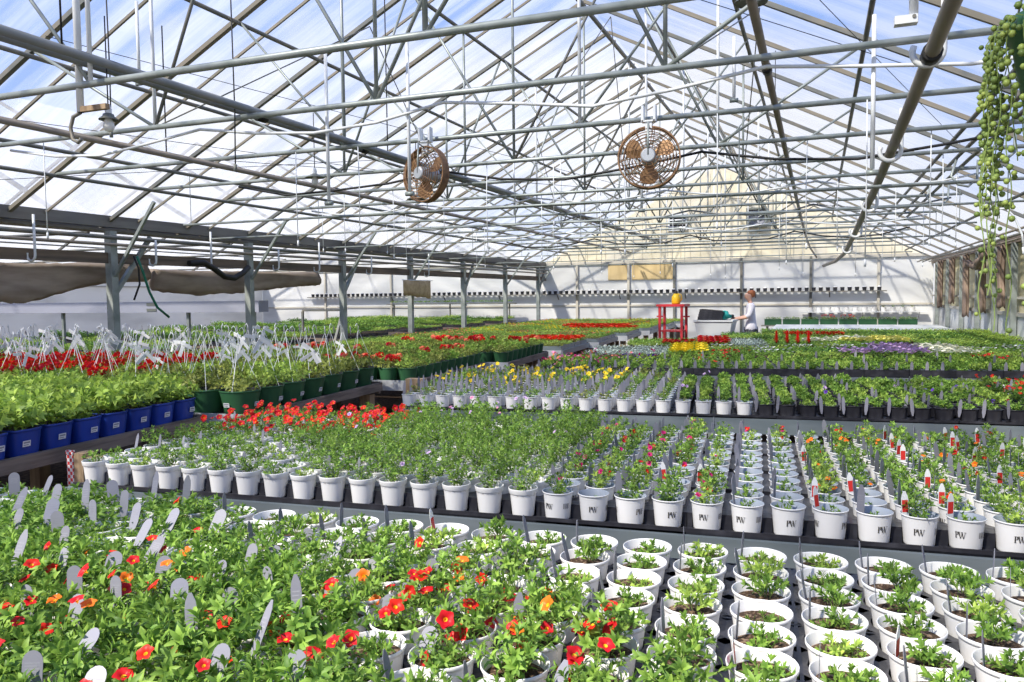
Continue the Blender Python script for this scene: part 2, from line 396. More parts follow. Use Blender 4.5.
T_redtop = tag_mesh('plant_tag', .022, .05, [M['tag_white'], M['tag_red']], kind='flat', printed=(1, .1, .62))

def tray_mesh(name, nx, ny, px, py, deck, hole, n=16, frontcut=0):
    """black pot carrier: a deck with a round hole per pot, hole sleeves and an outer skirt"""
    b = MB()
    for i in range(nx):
        for j in range(ny):
            cx, cy = (i + .5) * px, (j + .5) * py
            sq = []; ci = []
            for k in range(n):
                a = 2 * PI * k / n; c, s_ = math.cos(a), math.sin(a); m = 1 / max(abs(c), abs(s_))
                sq.append((cx + c * m * px / 2, cy + s_ * m * py / 2, deck)); ci.append((cx + c * hole, cy + s_ * hole, deck - .002))
            lo = [(x, y, .012) for x, y, z in ci]
            ks = [k for k in range(n) if not (frontcut and j == 0 and k >= n // 2)]      # open front: the first row shows whole
            b.add(sq + ci + lo, [(k, (k + 1) % n, n + (k + 1) % n, n + k) for k in ks] + [(n + k, n + (k + 1) % n, 2 * n + (k + 1) % n, 2 * n + k) for k in ks], 0)
            if frontcut and j == 0:
                for s_ in (-1, 1):
                    x0, x1 = (cx - px / 2, cx - hole) if s_ < 0 else (cx + hole, cx + px / 2)
                    b.add([(x0, cy, .008), (x1, cy, .008), (x1, cy, deck), (x0, cy, deck)], [(0, 1, 2, 3)], 0)
    X, Y = nx * px, ny * py
    b.box((X / 2, Y / 2, .004), (X, Y, .008))
    for c, d in (((X / 2, .002, deck / 2), (X, .004, deck)), ((X / 2, Y - .002, deck / 2), (X, .004, deck)), ((.002, Y / 2, deck / 2), (.004, Y, deck)), ((X - .002, Y / 2, deck / 2), (.004, Y, deck))):
        if frontcut and c[1] == Y / 2: c = (c[0], py / 2 + (Y - py / 2) / 2, c[2]); d = (d[0], Y - py / 2, d[2])
        if frontcut and c[1] == .002: c = (c[0], c[1], frontcut / 2); d = (d[0], d[1], frontcut)
        b.box(c, d)
    return b.mesh(name, [M['black']])

def logo_mesh(name, r0, r1, h, rot):
    """two dark serif letters wrapped round the pot wall (P overlapping W)"""
    b = MB(); S = .021
    polys = []
    def q4(x0, y0, x1, y1, w0, w1=None):
        w1 = w1 or w0; polys.append([(x0 - w0 / 2, y0), (x0 + w0 / 2, y0), (x1 + w1 / 2, y1), (x1 - w1 / 2, y1)])
    q4(.12, 0, .12, 1, .15); polys.append([(0, 0), (.27, 0), (.27, .06), (0, .06)]); polys.append([(0, .94), (.2, .94), (.2, 1), (0, 1)])
    prev = None
    for k in range(9):
        a = PI / 2 - PI * k / 8
        p = (.22 + .26 * math.cos(a), .72 + .28 * math.sin(a)); w = .05 + .10 * math.cos(a)
        qn = (.22 + (.26 - w) * math.cos(a), .72 + (.28 - .05) * math.sin(a))
        if prev: polys.append([prev[1], prev[0], p, qn])
        prev = (p, qn)
    q4(.72, 0, .52, 1, .1, .17); q4(.76, 0, .97, 1, .05); q4(1.10, 0, .92, 1, .1, .17); q4(1.14, 0, 1.36, 1, .05)
    for x in (.52, .92, 1.36): polys.append([(x - .14, .94), (x + .14, .94), (x + .14, 1), (x - .14, 1)])
    for off in (rot, rot + 2.3, rot - 2.1):
        for po in polys:
            vs = []
            for x, y in po:
                z = h * .40 + y * S; rr = r0 + (r1 - r0) * z / h + .0006
                a = off + (x - .68) * S * 1.05 / rr
                vs.append((rr * math.cos(a), rr * math.sin(a), z))
            b.add(vs, [list(range(len(vs)))], 0)
    for off in (rot + 1.1,):                                   # barcode block
        for k in range(6):
            z = h * .42; rr = r0 + (r1 - r0) * z / h + .0006; w = .0012 if k % 2 else .0022
            a0 = off + k * .0042 / rr; a1 = a0 + w / rr
            zz = z + .02; r2 = r0 + (r1 - r0) * zz / h + .0006
            b.add([(rr * math.cos(a0), rr * math.sin(a0), z), (rr * math.cos(a1), rr * math.sin(a1), z), (r2 * math.cos(a1), r2 * math.sin(a1), zz), (r2 * math.cos(a0), r2 * math.sin(a0), zz)], [(0, 1, 2, 3)], 0)
    return b.mesh(name, [M['logo']])

def flowers(parent, kinds, n, rad, z, sz=1, tilt=.6, q=R, small=False):
    for _ in range(n):
        a = q.uniform(0, 2 * PI); rr = rad * math.sqrt(q.random())
        zz = z * (1 - .35 * (rr / max(rad, 1e-6)) ** 2) * q.uniform(.9, 1.06)
        k = q.choice(kinds)
        obj('flower', FM[k + ('_small' if small else '')], parent, (rr * math.cos(a), rr * math.sin(a), zz), sc_=sz * q.uniform(.8, 1.12),
            rot=(q.uniform(.15, tilt + .5), 0, q.uniform(-1.1, 1.1)))

BZ = .82      # bench top height
# ------------------------------------------------------------------ plant benches
def bench(name, label, fr, x0, x1, d, front='rail', railh=.10, railm='rail', topm='black', legm='steel', group=None, legs=True, z=None):
    """bench on legs; fr is its plan, the front edge runs from x0 to x1 at y=0, depth d"""
    z = z or BZ
    t = thing(name, label, 'bench', fr.p(x0, 0, 0), fr.a, group)
    W = x1 - x0
    MB().box((W / 2, d / 2, z - .0125), (W - .06, d - .06, .024)).build('bench_top', M[topm], t)
    b = MB()
    for c, s_ in (((W / 2, .015, z - railh / 2), (W, .03, railh)), ((W / 2, d - .015, z - railh / 2), (W, .03, railh)), ((.015, d / 2, z - railh / 2), (.03, d - .06, railh)), ((W - .015, d / 2, z - railh / 2), (.03, d - .06, railh))):
        b.box(c, s_)
    b.build('bench_rail', M[railm], t)
    if legs:
        n = max(2, int(W / 1.4) + 1)
        for i in range(n):
            for y in (.12, d - .12):
                MB().box((0, 0, (z - railh) / 2), (.06, .06, z - railh)).build('leg', M[legm], t, (.12 + (W - .24) * i / (n - 1), y, 0))
    return t

# ---- first bench: big white pots of calibrachoa
FF = Frame(-3.10, 2.05, 4.0)
t = bench('plant_bench', 'long bench of white pots of calibrachoa, lowest in the picture', Frame(-3.10 + 1.60 * math.sin(FF.a), 2.05 - 1.60 * math.cos(FF.a), 4.0), 0, 4.1, 1.62)
pot_f = pot_mesh('pot', .068, .112, [M['pot_white'], M['pot_white']], 28, .010, .74)
soil_f = [soil_mesh('soil', .0605, .088, 20, 0, k, .005) for k in range(3)]
b_dense = [bush('foliage', 10 + k, (.062, .085, .10, .07, .092)[k], .082, 17, 14, .036, .0125, M['leaf'], True, .085, .03) for k in range(5)]
b_med = [bush('foliage', 20 + k, .095, .066, 15, 12, .031, .011, M['leaf'], True, .085, .025) for k in range(5)]
b_small = [bush('foliage', 30 + k, .040, .036, 9, 9, .026, .0085, M['leaf_lime' if k % 3 == 2 else 'leaf'], True, .086, .014, .75, 6, .12) for k in range(6)]
tray_f = tray_mesh('tray', 4, 3, .152, .13, .070, .063, 20)
q = random.Random(3)
NF = 0
for ti in range(7):
    for tj in range(4):
        px, py = ti * .608, -(tj + 1) * .39
        if any(inview(FF.p(px + a * .608, py + c * .39, .92), 30) for a in (0, .5, 1) for c in (0, .5, 1)):
            tag(obj('pot_tray', tray_f, None, FF.p(px, py, BZ), FF.a), f'black twelve-pot carrier, {nth(tj+1)} from the grey rail, {nth(ti+1)} from the aisle end, first bench', 'tray', 'black carriers on the first bench')
for i in range(27):
    for j in range(12):
        p = FF.p((i + .5) * .152, -(j + .5) * .13, BZ + .009)
        if not inview(p + Vector((0, 0, .12)), 80): continue
        X, Y = p.x, p.y
        g = (X + .77) + (Y - 1.25) * 1.27; f = (X + .60) + (Y - 1.8) * 1.05
        fl = 0; kinds = ['scarlet']
        dc = math.hypot((X + .66) / 1.15, Y - 1.52); dl = math.hypot((X + 1.62) / .8, (Y - 1.28) / .9); dm = math.hypot(X + 1.05, Y - 1.12)
        if f < .03:
            if dc < .34: fl = q.choice((3, 4, 5, 6)); kinds = ['red', 'scarlet', 'red', 'orange']
            elif dl < .34: fl = q.choice((2, 3, 4, 5)); kinds = ['scarlet', 'red', 'red', 'orange']
            elif dm < .22: fl = q.choice((1, 2)); kinds = ['red', 'scarlet']
            elif q.random() < (.05 if Y > 1.6 else .14): fl = 1; kinds = ['scarlet', 'red']
        kind = 'dense' if g < 0 else ('medium' if f < 0 else 'small')
        if kind == 'medium' and (q.random() < .12 or j < 2): kind = 'small'; fl = 0
        desc = {'dense': 'white pot overflowing with bushy leaves', 'medium': 'white pot of leafy calibrachoa', 'small': 'white pot with small green seedling'}[kind]
        if fl: desc = 'white pot of red-and-orange flowering calibrachoa' if kind != 'dense' else 'bushy potted calibrachoa with red-orange blooms'
        t = thing('potted_calibrachoa', f'{desc}, {nth(j+1)} row from grey rail, {nth(i+1)} column, first bench', 'potted plant', p, FF.a + q.uniform(-.05, .05), 'calibrachoa pots on the first bench')
        obj('pot', pot_f, t, rz=q.uniform(0, 6))
        obj('soil', q.choice(soil_f), t, rz=q.uniform(0, 6))
        k = q.uniform(.85, 1.12); rz = q.uniform(0, 6.28)
        if kind == 'dense':
            obj('foliage', q.choice(b_dense), t, rz=rz, sc_=(k * 1.08, k * 1.08, k * (.8 if j < 4 else 1))); flowers(t, kinds, fl, .085, .185, 1.1, .5, q)
        elif kind == 'medium':
            obj('foliage', q.choice(b_med), t, rz=rz, sc_=(k, k, k)); flowers(t, kinds, fl, .06, .180, 1.15, .6, q)
        else:
            obj('foliage', q.choice(b_small), t, (q.uniform(.0, .018), q.uniform(-.008, .010), 0), rz, (k, k, k * q.uniform(.9, 1.15)))
        if kind == 'small':
            if q.random() < .75: obj('plant_tag', T_red if q.random() < .09 else T_slim, t, (-.05, q.uniform(-.015, .02), .098), rot=(q.uniform(-.15, .1), q.uniform(-.2, .02), q.uniform(1.1, 1.5)))
        elif q.random() < (.62 if kind == 'dense' else .75):
            obj('plant_tag', T_round if q.random() < .8 else T_point, t, (-.045, q.uniform(.0, .035), .138 if kind == 'dense' else .10), rot=(q.uniform(-.7, .0), q.uniform(-.2, .2), q.uniform(-.4, .6)), sc_=1.0)
        NF += 1
print('F pots', NF)

# ---- second bench: lipped white pots at its aisle end, printed white pots beyond them
F1 = Frame(-3.12, 2.50, 3.95)
bench('plant_bench', 'second bench, grey railed, with printed white pots in black carriers', F1, 0, 4.35, 1.72)
P1, Q1 = .134, .125
tray_1 = tray_mesh('tray', 4, 3, P1, Q1, .060, .050, 16, .022)
pot_lip = pot_mesh('pot', .056, .104, [M['pot_white'], M['pot_white']], 20, .008, .74, True)
pot_pw = pot_mesh('pot', .0575, .100, [M['pot_white'], M['pot_inner']], 20, .006, .80)
soil_1 = [soil_mesh('soil', .050, .080, 14, 0, 5 + k) for k in range(2)]
soil_pw = [soil_mesh('soil', .049, .062, 14, 0, 8 + k) for k in range(2)]
b1_tall = [bush('foliage', 40 + k, .150, .055, 12, 15, .027, .0095, M['leaf'], False, .08, .02, .5, 5) for k in range(4)]
b1_mid = [bush('foliage', 50 + k, .085, .046, 11, 9, .026, .0095, M['leaf'], False, .08, .018) for k in range(4)]
b1_low = [bush('foliage', 60 + k, .06, .035, 8, 8, .024, .009, M['leaf_lime' if k == 2 else 'leaf'], False, .078, .012, .7) for k in range(4)]
b1_tiny = [bush('foliage', 70 + k, .045, .024, 5, 7, .021, .008, M['leaf'], False, .060, .01, .7) for k in range(4)]
b1_pw = [bush('foliage', 80 + k, .10, .042, 10, 10, .025, .010, M['leaf' if k else 'leaf_lime'], False, .060, .012, .6) for k in range(4)]
LOGO = [logo_mesh('printed_letters', .0457, .0565, .100, -PI / 2 + a) for a in (-.15, .12, .45, -.5, .9)]
q = random.Random(11)
for ti in range(9):
    for tj in range(5):
        x, y = .03 + ti * 4 * P1, .02 + tj * 3 * Q1
        if tj == 4: continue
        if any(inview(F1.p(x + a * P1 * 4, y + c * Q1 * 3, .88), 50) for a in (0, .5, 1) for c in (0, 1)):
            tag(obj('pot_tray', tray_1, None, F1.p(x, y, BZ), F1.a), f'black twelve-pot carrier, {nth(tj+1)} row back, {nth(ti+1)} from the aisle end, second bench', 'tray', 'black carriers on the second bench')
for i in range(34):
    for j in range(12):
        p = F1.p(.03 + (i + .5) * P1, .02 + (j + .5) * Q1, BZ + .009)
        if not inview(p + Vector((0, 0, .1)), 70): continue
        rz = F1.a + q.uniform(-.08, .08); k = q.uniform(.82, 1.15); r2 = q.uniform(0, 6.28)
        place = f'{nth(j+1)} row, {nth(i+1)} from aisle end, second bench'
        if i < 16:
            red = i < 8 and j >= 6 and (i + j * .3) < 10.5; pink = 9 <= i <= 12 and j >= 10
            hgt = 'tall' if (i >= 8 and j < 9) or (i >= 5 and j > 2) else ('mid' if i > 2 or j > 2 else 'low')
            if q.random() < .14: hgt = 'low'
            if i < 6 and 2 < j < 7 and q.random() < .35: hgt = 'low'
            if red: hgt = 'mid'
            d = 'plain white lipped pot of red flowers' if red else ('plain white lipped pot of lilac flowers' if pink else {'tall': 'plain white lipped pot with tall bushy plant', 'mid': 'plain white lipped pot with leafy plant', 'low': 'plain white lipped pot with small plant'}[hgt])
            t = thing('lipped_pot_plant', f'{d}, {place}', 'potted plant', p, rz, 'plain white pots on the second bench')
            obj('pot', pot_lip, t); obj('soil', q.choice(soil_1), t)
            obj('foliage', q.choice({'tall': b1_tall, 'mid': b1_mid, 'low': b1_low}[hgt]), t, rz=r2, sc_=(k, k, k * q.uniform(.85, 1.1)))
            if red: flowers(t, ['red', 'scarlet', 'red'], q.choice((4, 5, 6)), .06, .20, 1.15, .8, q)
            elif pink: flowers(t, ['lilac', 'pink'], q.choice((1, 2)), .05, .27, 1, .5, q, True)
            elif hgt == 'tall' and q.random() < .05: flowers(t, ['lilac'], 1, .04, .26, 1, .5, q, True)
            if q.random() < .25: obj('plant_tag', T_slim, t, (-.035, .03, .10), rot=(q.uniform(-.3, 0), 0, q.uniform(-.3, .3)))
        else:
            c = i - 16; fl = 0; kinds = None; leafy = False
            if c <= 4: pr = .62 if j < 8 else .35; kinds = ['magenta', 'magenta', 'red']
            elif c <= 6: pr = .12; kinds = ['magenta', 'red']
            elif 6 < c <= 10: pr = .5 if j > 1 else .0; kinds = ['orange', 'scarlet', 'orange']
            else: pr = .18; kinds = ['orange', 'red']
            leafy = (c <= 4 and q.random() < .6) or (c >= 7 and q.random() < (.9 if j > 0 else .3))
            if q.random() < pr: fl = q.choice((1, 2, 3)); leafy = True
            col = {'magenta': 'magenta', 'orange': 'orange'}.get(kinds[0])
            d = f'printed white pot of {col} flowers' if fl else ('printed white pot with leafy green plant' if leafy else 'printed white pot with tiny seedling')
            t = thing('printed_pot_plant', f'{d}, {place}', 'potted plant', p, rz, 'printed white pots on the second bench')
            obj('pot', pot_pw, t); obj('soil', q.choice(soil_pw), t)
            obj('foliage', q.choice(b1_pw if leafy else b1_tiny), t, rz=r2, sc_=k)
            if j < 2: obj('printed_letters', LOGO[(i * 3 + j) % 5], t)
            if fl: flowers(t, kinds, fl, .035, .165, 1.0, .8, q, True)
            redt = c >= 7 and q.random() < (.22 if c < 10 else .38) or (c in (3, 4) and q.random() < .12)
            if q.random() < .85: obj('plant_tag', T_red if redt else q.choice((T_slim, T_point, T_slim)), t, (-.042, q.uniform(-.01, .025), .098), rot=(q.uniform(-.15, .1), q.uniform(-.15, .05), q.uniform(.2, 1.4) if not redt else q.uniform(.1, .8)))

# ---- third bench: tagged white pots at the aisle end, black pots beyond
F2 = Frame(-2.93, 5.10, 6)
bench('plant_bench', 'third bench, tagged white pots at one end and black pots along it', F2, 0, 4.85, 1.62)
P2 = .134
pot_w2 = pot_mesh('pot', .056, .095, [M['pot_white'], M['pot_inner']], 12, .006, .80)
pot_k2 = pot_mesh('pot', .058, .085, [M['black'], M['black']], 12, .006, .82, sq=.7)
soil_2 = soil_mesh('soil', .050, .072, 10)
b2w = [bush('foliage', 90 + k, .085, .042, 7, 8, .028, .011, M['leaf_olive' if k == 2 else 'leaf'], False, .07, .012, .7, 4, stems=False) for k in range(3)]
b2k = [bush('foliage', 95 + k, .055, .034, 9, 9, .030, .013, M['leaf_lime' if k == 1 else 'leaf'], False, .07, .015, .6, 5, stems=False) for k in range(4)]
q = random.Random(21)
tray_2 = tray_mesh('tray', 4, 3, P2, P2, .022, .052, 12)
for ti in range(9):
    for tj in range(4):
        x, y = .02 + ti * 4 * P2, .01 + tj * 3 * P2
        if any(inview(F2.p(x + a * P2 * 4, y, .88), 30) for a in (0, 1)):
            tag(obj('pot_tray', tray_2, None, F2.p(x, y, BZ), F2.a), f'black twelve-pot carrier, {nth(tj+1)} row back, {nth(ti+1)} from the aisle end, third bench', 'tray', 'black carriers on the third bench')
for i in range(36):
    for j in range(12):
        p = F2.p(.02 + (i + .5) * P2, .01 + (j + .5) * P2, BZ + .009)
        if not inview(p + Vector((0, 0, .1)), 60): continue
        k = q.uniform(.8, 1.15); r2 = q.uniform(0, 6.28); place = f'{nth(j+1)} row, {nth(i+1)} from aisle end, third bench'
        if i < 15 or (i < 19 and j < 1 + 0):
            yel = j >= 5 and i < 12 and q.random() < .5
            t = thing('tagged_pot_plant', f'white pot with {"yellow flowers" if yel else "grey tag"}, {place}', 'potted plant', p, F2.a, 'tagged white pots on the third bench')
            obj('pot', pot_w2, t); obj('soil', soil_2, t)
            obj('foliage', q.choice(b2w), t, rz=r2, sc_=k * (1.1 if j > 4 else .85))
            if yel: flowers(t, ['yellow'], q.choice((2, 3, 4)), .05, .19, 1.25, .6, q)
            obj('plant_tag', T_point, t, (-.035, q.uniform(-.02, .02), .10), rot=(q.uniform(-.1, .1), q.uniform(-.1, .1), q.uniform(-.5, .6)), sc_=(.85, 1, 1.15))
        else:
            fl = None
            if i > 30 and q.random() < .5: fl = ['red', 'scarlet']
            elif q.random() < .045: fl = ['violet', 'lilac']
            d = 'black pot of red flowers' if fl and fl[0] == 'red' else ('black pot of violet flowers' if fl else 'square black pot of green leaves')
            t = thing('black_pot_plant', f'{d}, {place}', 'potted plant', p, F2.a, 'black pots on the third bench')
            obj('pot', pot_k2, t); obj('soil', soil_2, t)
            obj('foliage', q.choice(b2k), t, rz=r2, sc_=k)
            if fl: flowers(t, fl, q.choice((1, 2)), .04, .17, 1.25, .8, q, True)
            if j == 0 and q.random() < .8 or q.random() < .3: obj('plant_tag', T_red if i > 30 and q.random() < .3 else T_point, t, (-.06, -.05 if j == 0 else 0, .075), rot=(q.uniform(-.1, .1), q.uniform(-.1, .1), q.uniform(-.4, .5)), sc_=.85)

# ---- fourth bench: plants in low black carriers
F3 = Frame(-2.78, 7.80, 8)
bench('plant_bench', 'fourth bench, rows of green plants in black carriers', F3, 0, 5.3, 1.5)
tray_3 = tray_mesh('tray', 3, 3, .134, .134, .075, .05, 10)
b3 = [bush('plant', 110 + k, .065, .040, 9, 8, .034, .015, M['leaf_lime' if k == 1 else 'leaf'], False, .05, .015, .6, 5, stems=False) for k in range(4)]
q = random.Random(31)
for ti in range(13):
    for tj in range(3):
        x, y = .02 + ti * .402, .03 + tj * .44
        pc = F3.p(x + .2, y + .2, .9)
        if not inview(pc, 60): continue
        cl = None
        if pc.x < -1.9: cl = ['magenta', 'pink', 'salmon']
        elif q.random() < .10: cl = ['violet']
        elif q.random() < .12: cl = ['red']
        d = {'magenta': 'magenta and salmon', 'violet': 'violet', 'red': 'red'}[cl[0]] + ' flowers' if cl else 'leafy green plants'
        t = thing('bedding_tray', f'black carrier of {d}, {nth(tj+1)} row back, {nth(ti+1)} from aisle end, fourth bench', 'plant tray', F3.p(x, y, BZ), F3.a, 'carriers on the fourth bench')
        obj('carrier', tray_3, t)
        for a in range(3):
            for c in range(3):
                w = obj('plant', q.choice(b3), t, ((a + .5) * .134, (c + .5) * .134, 0), q.uniform(0, 6.28), q.uniform(.8, 1.15))
                if cl and q.random() < .8: flowers(w, cl, q.choice((2, 3)), .045, .17, 1.5, .6, q, True)
        if tj == 0:
            for a in range(3):
                if q.random() < .75: obj('plant_tag', T_point, t, (a * .134 + .02, .006, .055), rot=(.1, 0, q.uniform(-.3, .3)), sc_=1.2)
        elif q.random() < .5: obj('plant_tag', T_point, t, (.1, .1, .10), rot=(.1, 0, q.uniform(-.3, .3)))

# ---- trays of massed seedlings (far benches)
def mass(name, w, d, h, n, L, W, m, seed, z0=.04):
    q = random.Random(seed); b = MB()
    for _ in range(n):
        x, y = q.uniform(0, w), q.uniform(0, d)
        hh = h * (.55 + .45 * (math.sin(x * 47 + seed) * math.sin(y * 47)) ** 2) * q.uniform(.5, 1)
        a = q.uniform(0, 6.28); b.leaf(Vector((x, y, z0 + hh)), Vector((math.cos(a), math.sin(a), q.uniform(.1, 1.0))), Vector((0, 0, 1)), L * q.uniform(.7, 1.2), W, .2, 0, False)
    return b.mesh(name, [m])
def massfl(w, d, z, n, r, m, seed):
    q = random.Random(seed); b = MB()
    for _ in range(n):
        x, y, zz = q.uniform(.02, w - .02), q.uniform(.02, d - .02), z * q.uniform(.8, 1.08); rr = r * q.uniform(.7, 1.2); tx = q.uniform(-.7, .3); ty = q.uniform(-.4, .4)
        vs = [(x, y, zz - rr * .35)]
        for k in range(6):
            a = k * PI / 3; vs.append((x + rr * math.cos(a), y + rr * math.sin(a) * .9, zz - ty * rr * math.cos(a) - tx * rr * math.sin(a) * -1))
        b.add(vs, [(0, 1 + k, 1 + (k + 1) % 6) for k in range(6)], 0)
    return b.mesh('blossoms', [m])
def flat_mesh(w, d, h=.06, m='black', rim=.006):
    b = MB(); b.box((w / 2, d / 2, .004), (w, d, .008)).box((w / 2, rim / 2, h / 2), (w, rim, h)).box((w / 2, d - rim / 2, h / 2), (w, rim, h)).box((rim / 2, d / 2, h / 2), (rim, d - 2 * rim, h)).box((w - rim / 2, d / 2, h / 2), (rim, d - 2 * rim, h))
    b.box((w / 2, d / 2, h * .78), (w - 2 * rim, d - 2 * rim, .006), 1)
    return b.mesh('tray', [M[m], M['soil']])
TW, TD = .5, .44
TRAY = flat_mesh(TW - .01, TD - .01)
MS = {k: [mass('foliage', TW - .02, TD - .02, .09, 420, .045, .020, M[m], s + 7 * i) for i in range(2)] for s, (k, m) in enumerate({'green': 'leaf', 'lime': 'leaf_lime', 'olive': 'leaf_olive', 'silver': 'leaf_silver', 'deep': 'leaf_deep', 'dark': 'leaf_dark'}.items())}
BL = {k: massfl(TW, TD, .15, 120, .023, FL[k], 5 + i) for i, k in enumerate(('red', 'scarlet', 'orange', 'yellow', 'lilac', 'cream', 'pale_yellow', 'magenta', 'salmon', 'pink', 'white'))}
BLs = {k: massfl(TW, TD, .14, 26, .018, FL[k], 55 + i) for i, k in enumerate(('red', 'scarlet', 'orange', 'yellow', 'lilac', 'cream', 'magenta', 'salmon', 'white'))}
def seedtray(name, pos, rz, green, bl, sparse, label, group, tray=TRAY):
    t = thing(name, label, 'plant tray', pos, rz, group)
    obj('tray', tray, t); obj('foliage', R.choice(MS[green]), t)
    if bl:
        o = obj('blossoms', (BLs if sparse else BL)[bl], t); o['kind'] = 'stuff'
    return t
gname = {'green': 'green seedlings', 'lime': 'lime green seedlings', 'olive': 'bronze green plants', 'silver': 'silver grey foliage', 'deep': 'dark green plants', 'dark': 'dark purple foliage'}
def fill(bn, F, nx, ny, x0, y0, dx, dy, rule, name, group):
    for i in range(nx):
        for j in range(ny):
            P = F.p(x0 + i * dx, y0 + j * dy, BZ); pc = F.p(x0 + i * dx + TW / 2, y0 + j * dy + TD / 2, BZ + .1)
            if not inview(pc, 70): continue
            g, b, s_ = rule(pc.x, pc.y, i, j)
            d = f'{b.replace("_", " ")} flowers' if b else gname[g]
            seedtray(name, P, F.a, g, b, s_, f'tray of {d}, {nth(j+1)} row back, {nth(i+1)} from aisle end, {bn}', group)
q = random.Random(41)
F4 = Frame(-2.72, 9.45, 8)
bench('plant_bench', 'fifth bench, trays of yellow, lilac and cream flowers', F4, 0, 5.5, 1.45)
def r4(x, y, i, j):
    if x < -1.95: return ('silver', None, 0)
    if x < -1.35: return ('green', 'yellow', 0)
    if .45 < x < 1.05: return ('green', 'lilac', 0)
    if 1.05 <= x < 1.75: return ('green', 'cream', 0)
    if j == 0 and q.random() < .4: return ('green', q.choice(['red', 'white', 'scarlet']), 1)
    return (q.choice(['green', 'deep', 'lime']), q.choice([None, None, 'white']), 1)
fill('fifth bench', F4, 11, 3, .02, .04, TW, .46, r4, 'flower_tray', 'trays on the fifth bench')
F5 = Frame(-2.62, 11.25, 8)
bench('plant_bench', 'sixth bench, trays of red flowers and silver foliage', F5, 0, 5.6, 1.6)
def r5(x, y, i, j):
    if -1.95 < x < -1.2: return ('green', 'red', 0)
    if -1.2 <= x < -.75: return ('silver', None, 0)
    if .9 < x < 1.4 and j == 0: return ('dark', None, 0)
    if .0 < x < 1.3 and j >= 1: return ('green', 'pale_yellow' if x > .5 else 'cream', 0)
    return (q.choice(['green', 'lime']), None, 1)
fill('sixth bench', F5, 11, 3, .02, .04, TW, .5, r5, 'flower_tray', 'trays on the sixth bench')
F6 = Frame(-1.5, 13.35, 6)
bench('plant_bench', 'seventh bench, trays of seedlings with one orange patch', F6, 0, 4.5, 1.6)
def r6(x, y, i, j): return ('green', 'scarlet', 0) if -.45 < x < .35 and j == 1 else (q.choice(['green', 'lime', 'deep']), None, 1)
fill('seventh bench', F6, 9, 3, .02, .04, TW, .5, r6, 'flower_tray', 'trays on the seventh bench')
# four red flower spikes standing among the trays of the sixth bench
sp = MB(); qs = random.Random(5)
for i in range(90):
    z = .08 + .17 * i / 90; a = i * 2.4; sp.leaf(Vector((0, 0, z)), Vector((math.cos(a), math.sin(a), .7)), Vector((0, 0, 1)), .045 * (1.15 - i / 130), .024, .1, 0, False)
spm = sp.mesh('flower_spike', [FL['scarlet']]); spl = bush('foliage', 133, .10, .05, 6, 7, .05, .02, M['leaf_deep'], False, .02, .01)
pot_sp = pot_mesh('pot', .05, .09, [M['black'], M['black']], 12)
for k in range(4):
    t = thing('flower_spike_plant', f'{nth(k+1)} of four tall red flower spikes from the aisle end, sixth bench', 'potted plant', (-.52 + .135 * k, 11.245 + .019 * k - .06, BZ), 0, 'red flower spikes')
    obj('pot', pot_sp, t); obj('foliage', spl, t, (0, 0, .05)); obj('flower_spike', spm, t, (0, 0, .06), k)
# shelf board that carries them in front of the trays
b = MB().box((0, 0, BZ - .012), (.6, .13, .022)).box((-.27, 0, (BZ - .023) / 2), (.04, .1, BZ - .023)).box((.27, 0, (BZ - .023) / 2), (.04, .1, BZ - .023))
tag(b.build('plant_stand', M['wood'], None, (-.31, 11.21, 0), math.radians(8)), 'narrow wooden stand under the four red flower spikes', 'stand')
# pale empty bench by the right-hand side wall
bench('empty_bench', 'long pale empty bench beside the cream side wall', Frame(-1.0, 16.9, 0), 0, 3.7, 4.6, topm='bench_mesh', railm='bench_mesh')
F7 = Frame(-1.0, 15.35, 3)
bench('plant_bench', 'eighth bench, low green trays before the pale empty bench', F7, 0, 3.8, 1.2)
fill('eighth bench', F7, 8, 2, .02, .06, TW, .52, lambda x, y, i, j: (q.choice(['green', 'lime']), None, 1), 'flower_tray', 'trays on the eighth bench')

# ------------------------------------------------------------------ benches across the main aisle
LG = 'stepped timber benches along the main aisle'
def lbench(label, x, y, d, W, endm='rail_bright', railm='wood'):
    F = Frame(x, y, 4)
    t = thing('plant_bench', label, 'bench', F.p(0, 0, 0), F.a, LG)
    MB().box((-W / 2, d / 2, BZ - .0125), (W - .08, d - .08, .024)).build('bench_top', M['black'], t)
    MB().box((-.02, d / 2, BZ - .022), (.04, d, .075)).build('side_board', M[railm], t)
    o = MB().box((-W / 2, -.004, BZ - .03), (W, .008, .10)).box((-W / 2, .02, BZ - .076), (W, .05, .006)).build('end_strip', M[endm], t)
    MB().box((-W / 2, d - .02, BZ - .03), (W - .04, .04, .11)).build('back_board', M['wood'], t)
    for y_ in (.10, d - .12):
        for x_ in [-.10] + [-.1 - k * 1.9 for k in range(1, int(W / 1.9) + 1)]:
            MB().box((0, 0, (BZ - .085) / 2), (.10, .10, BZ - .085)).build('leg', M['wood_post'], t, (x_, y_, 0))
    return F
q = random.Random(51)
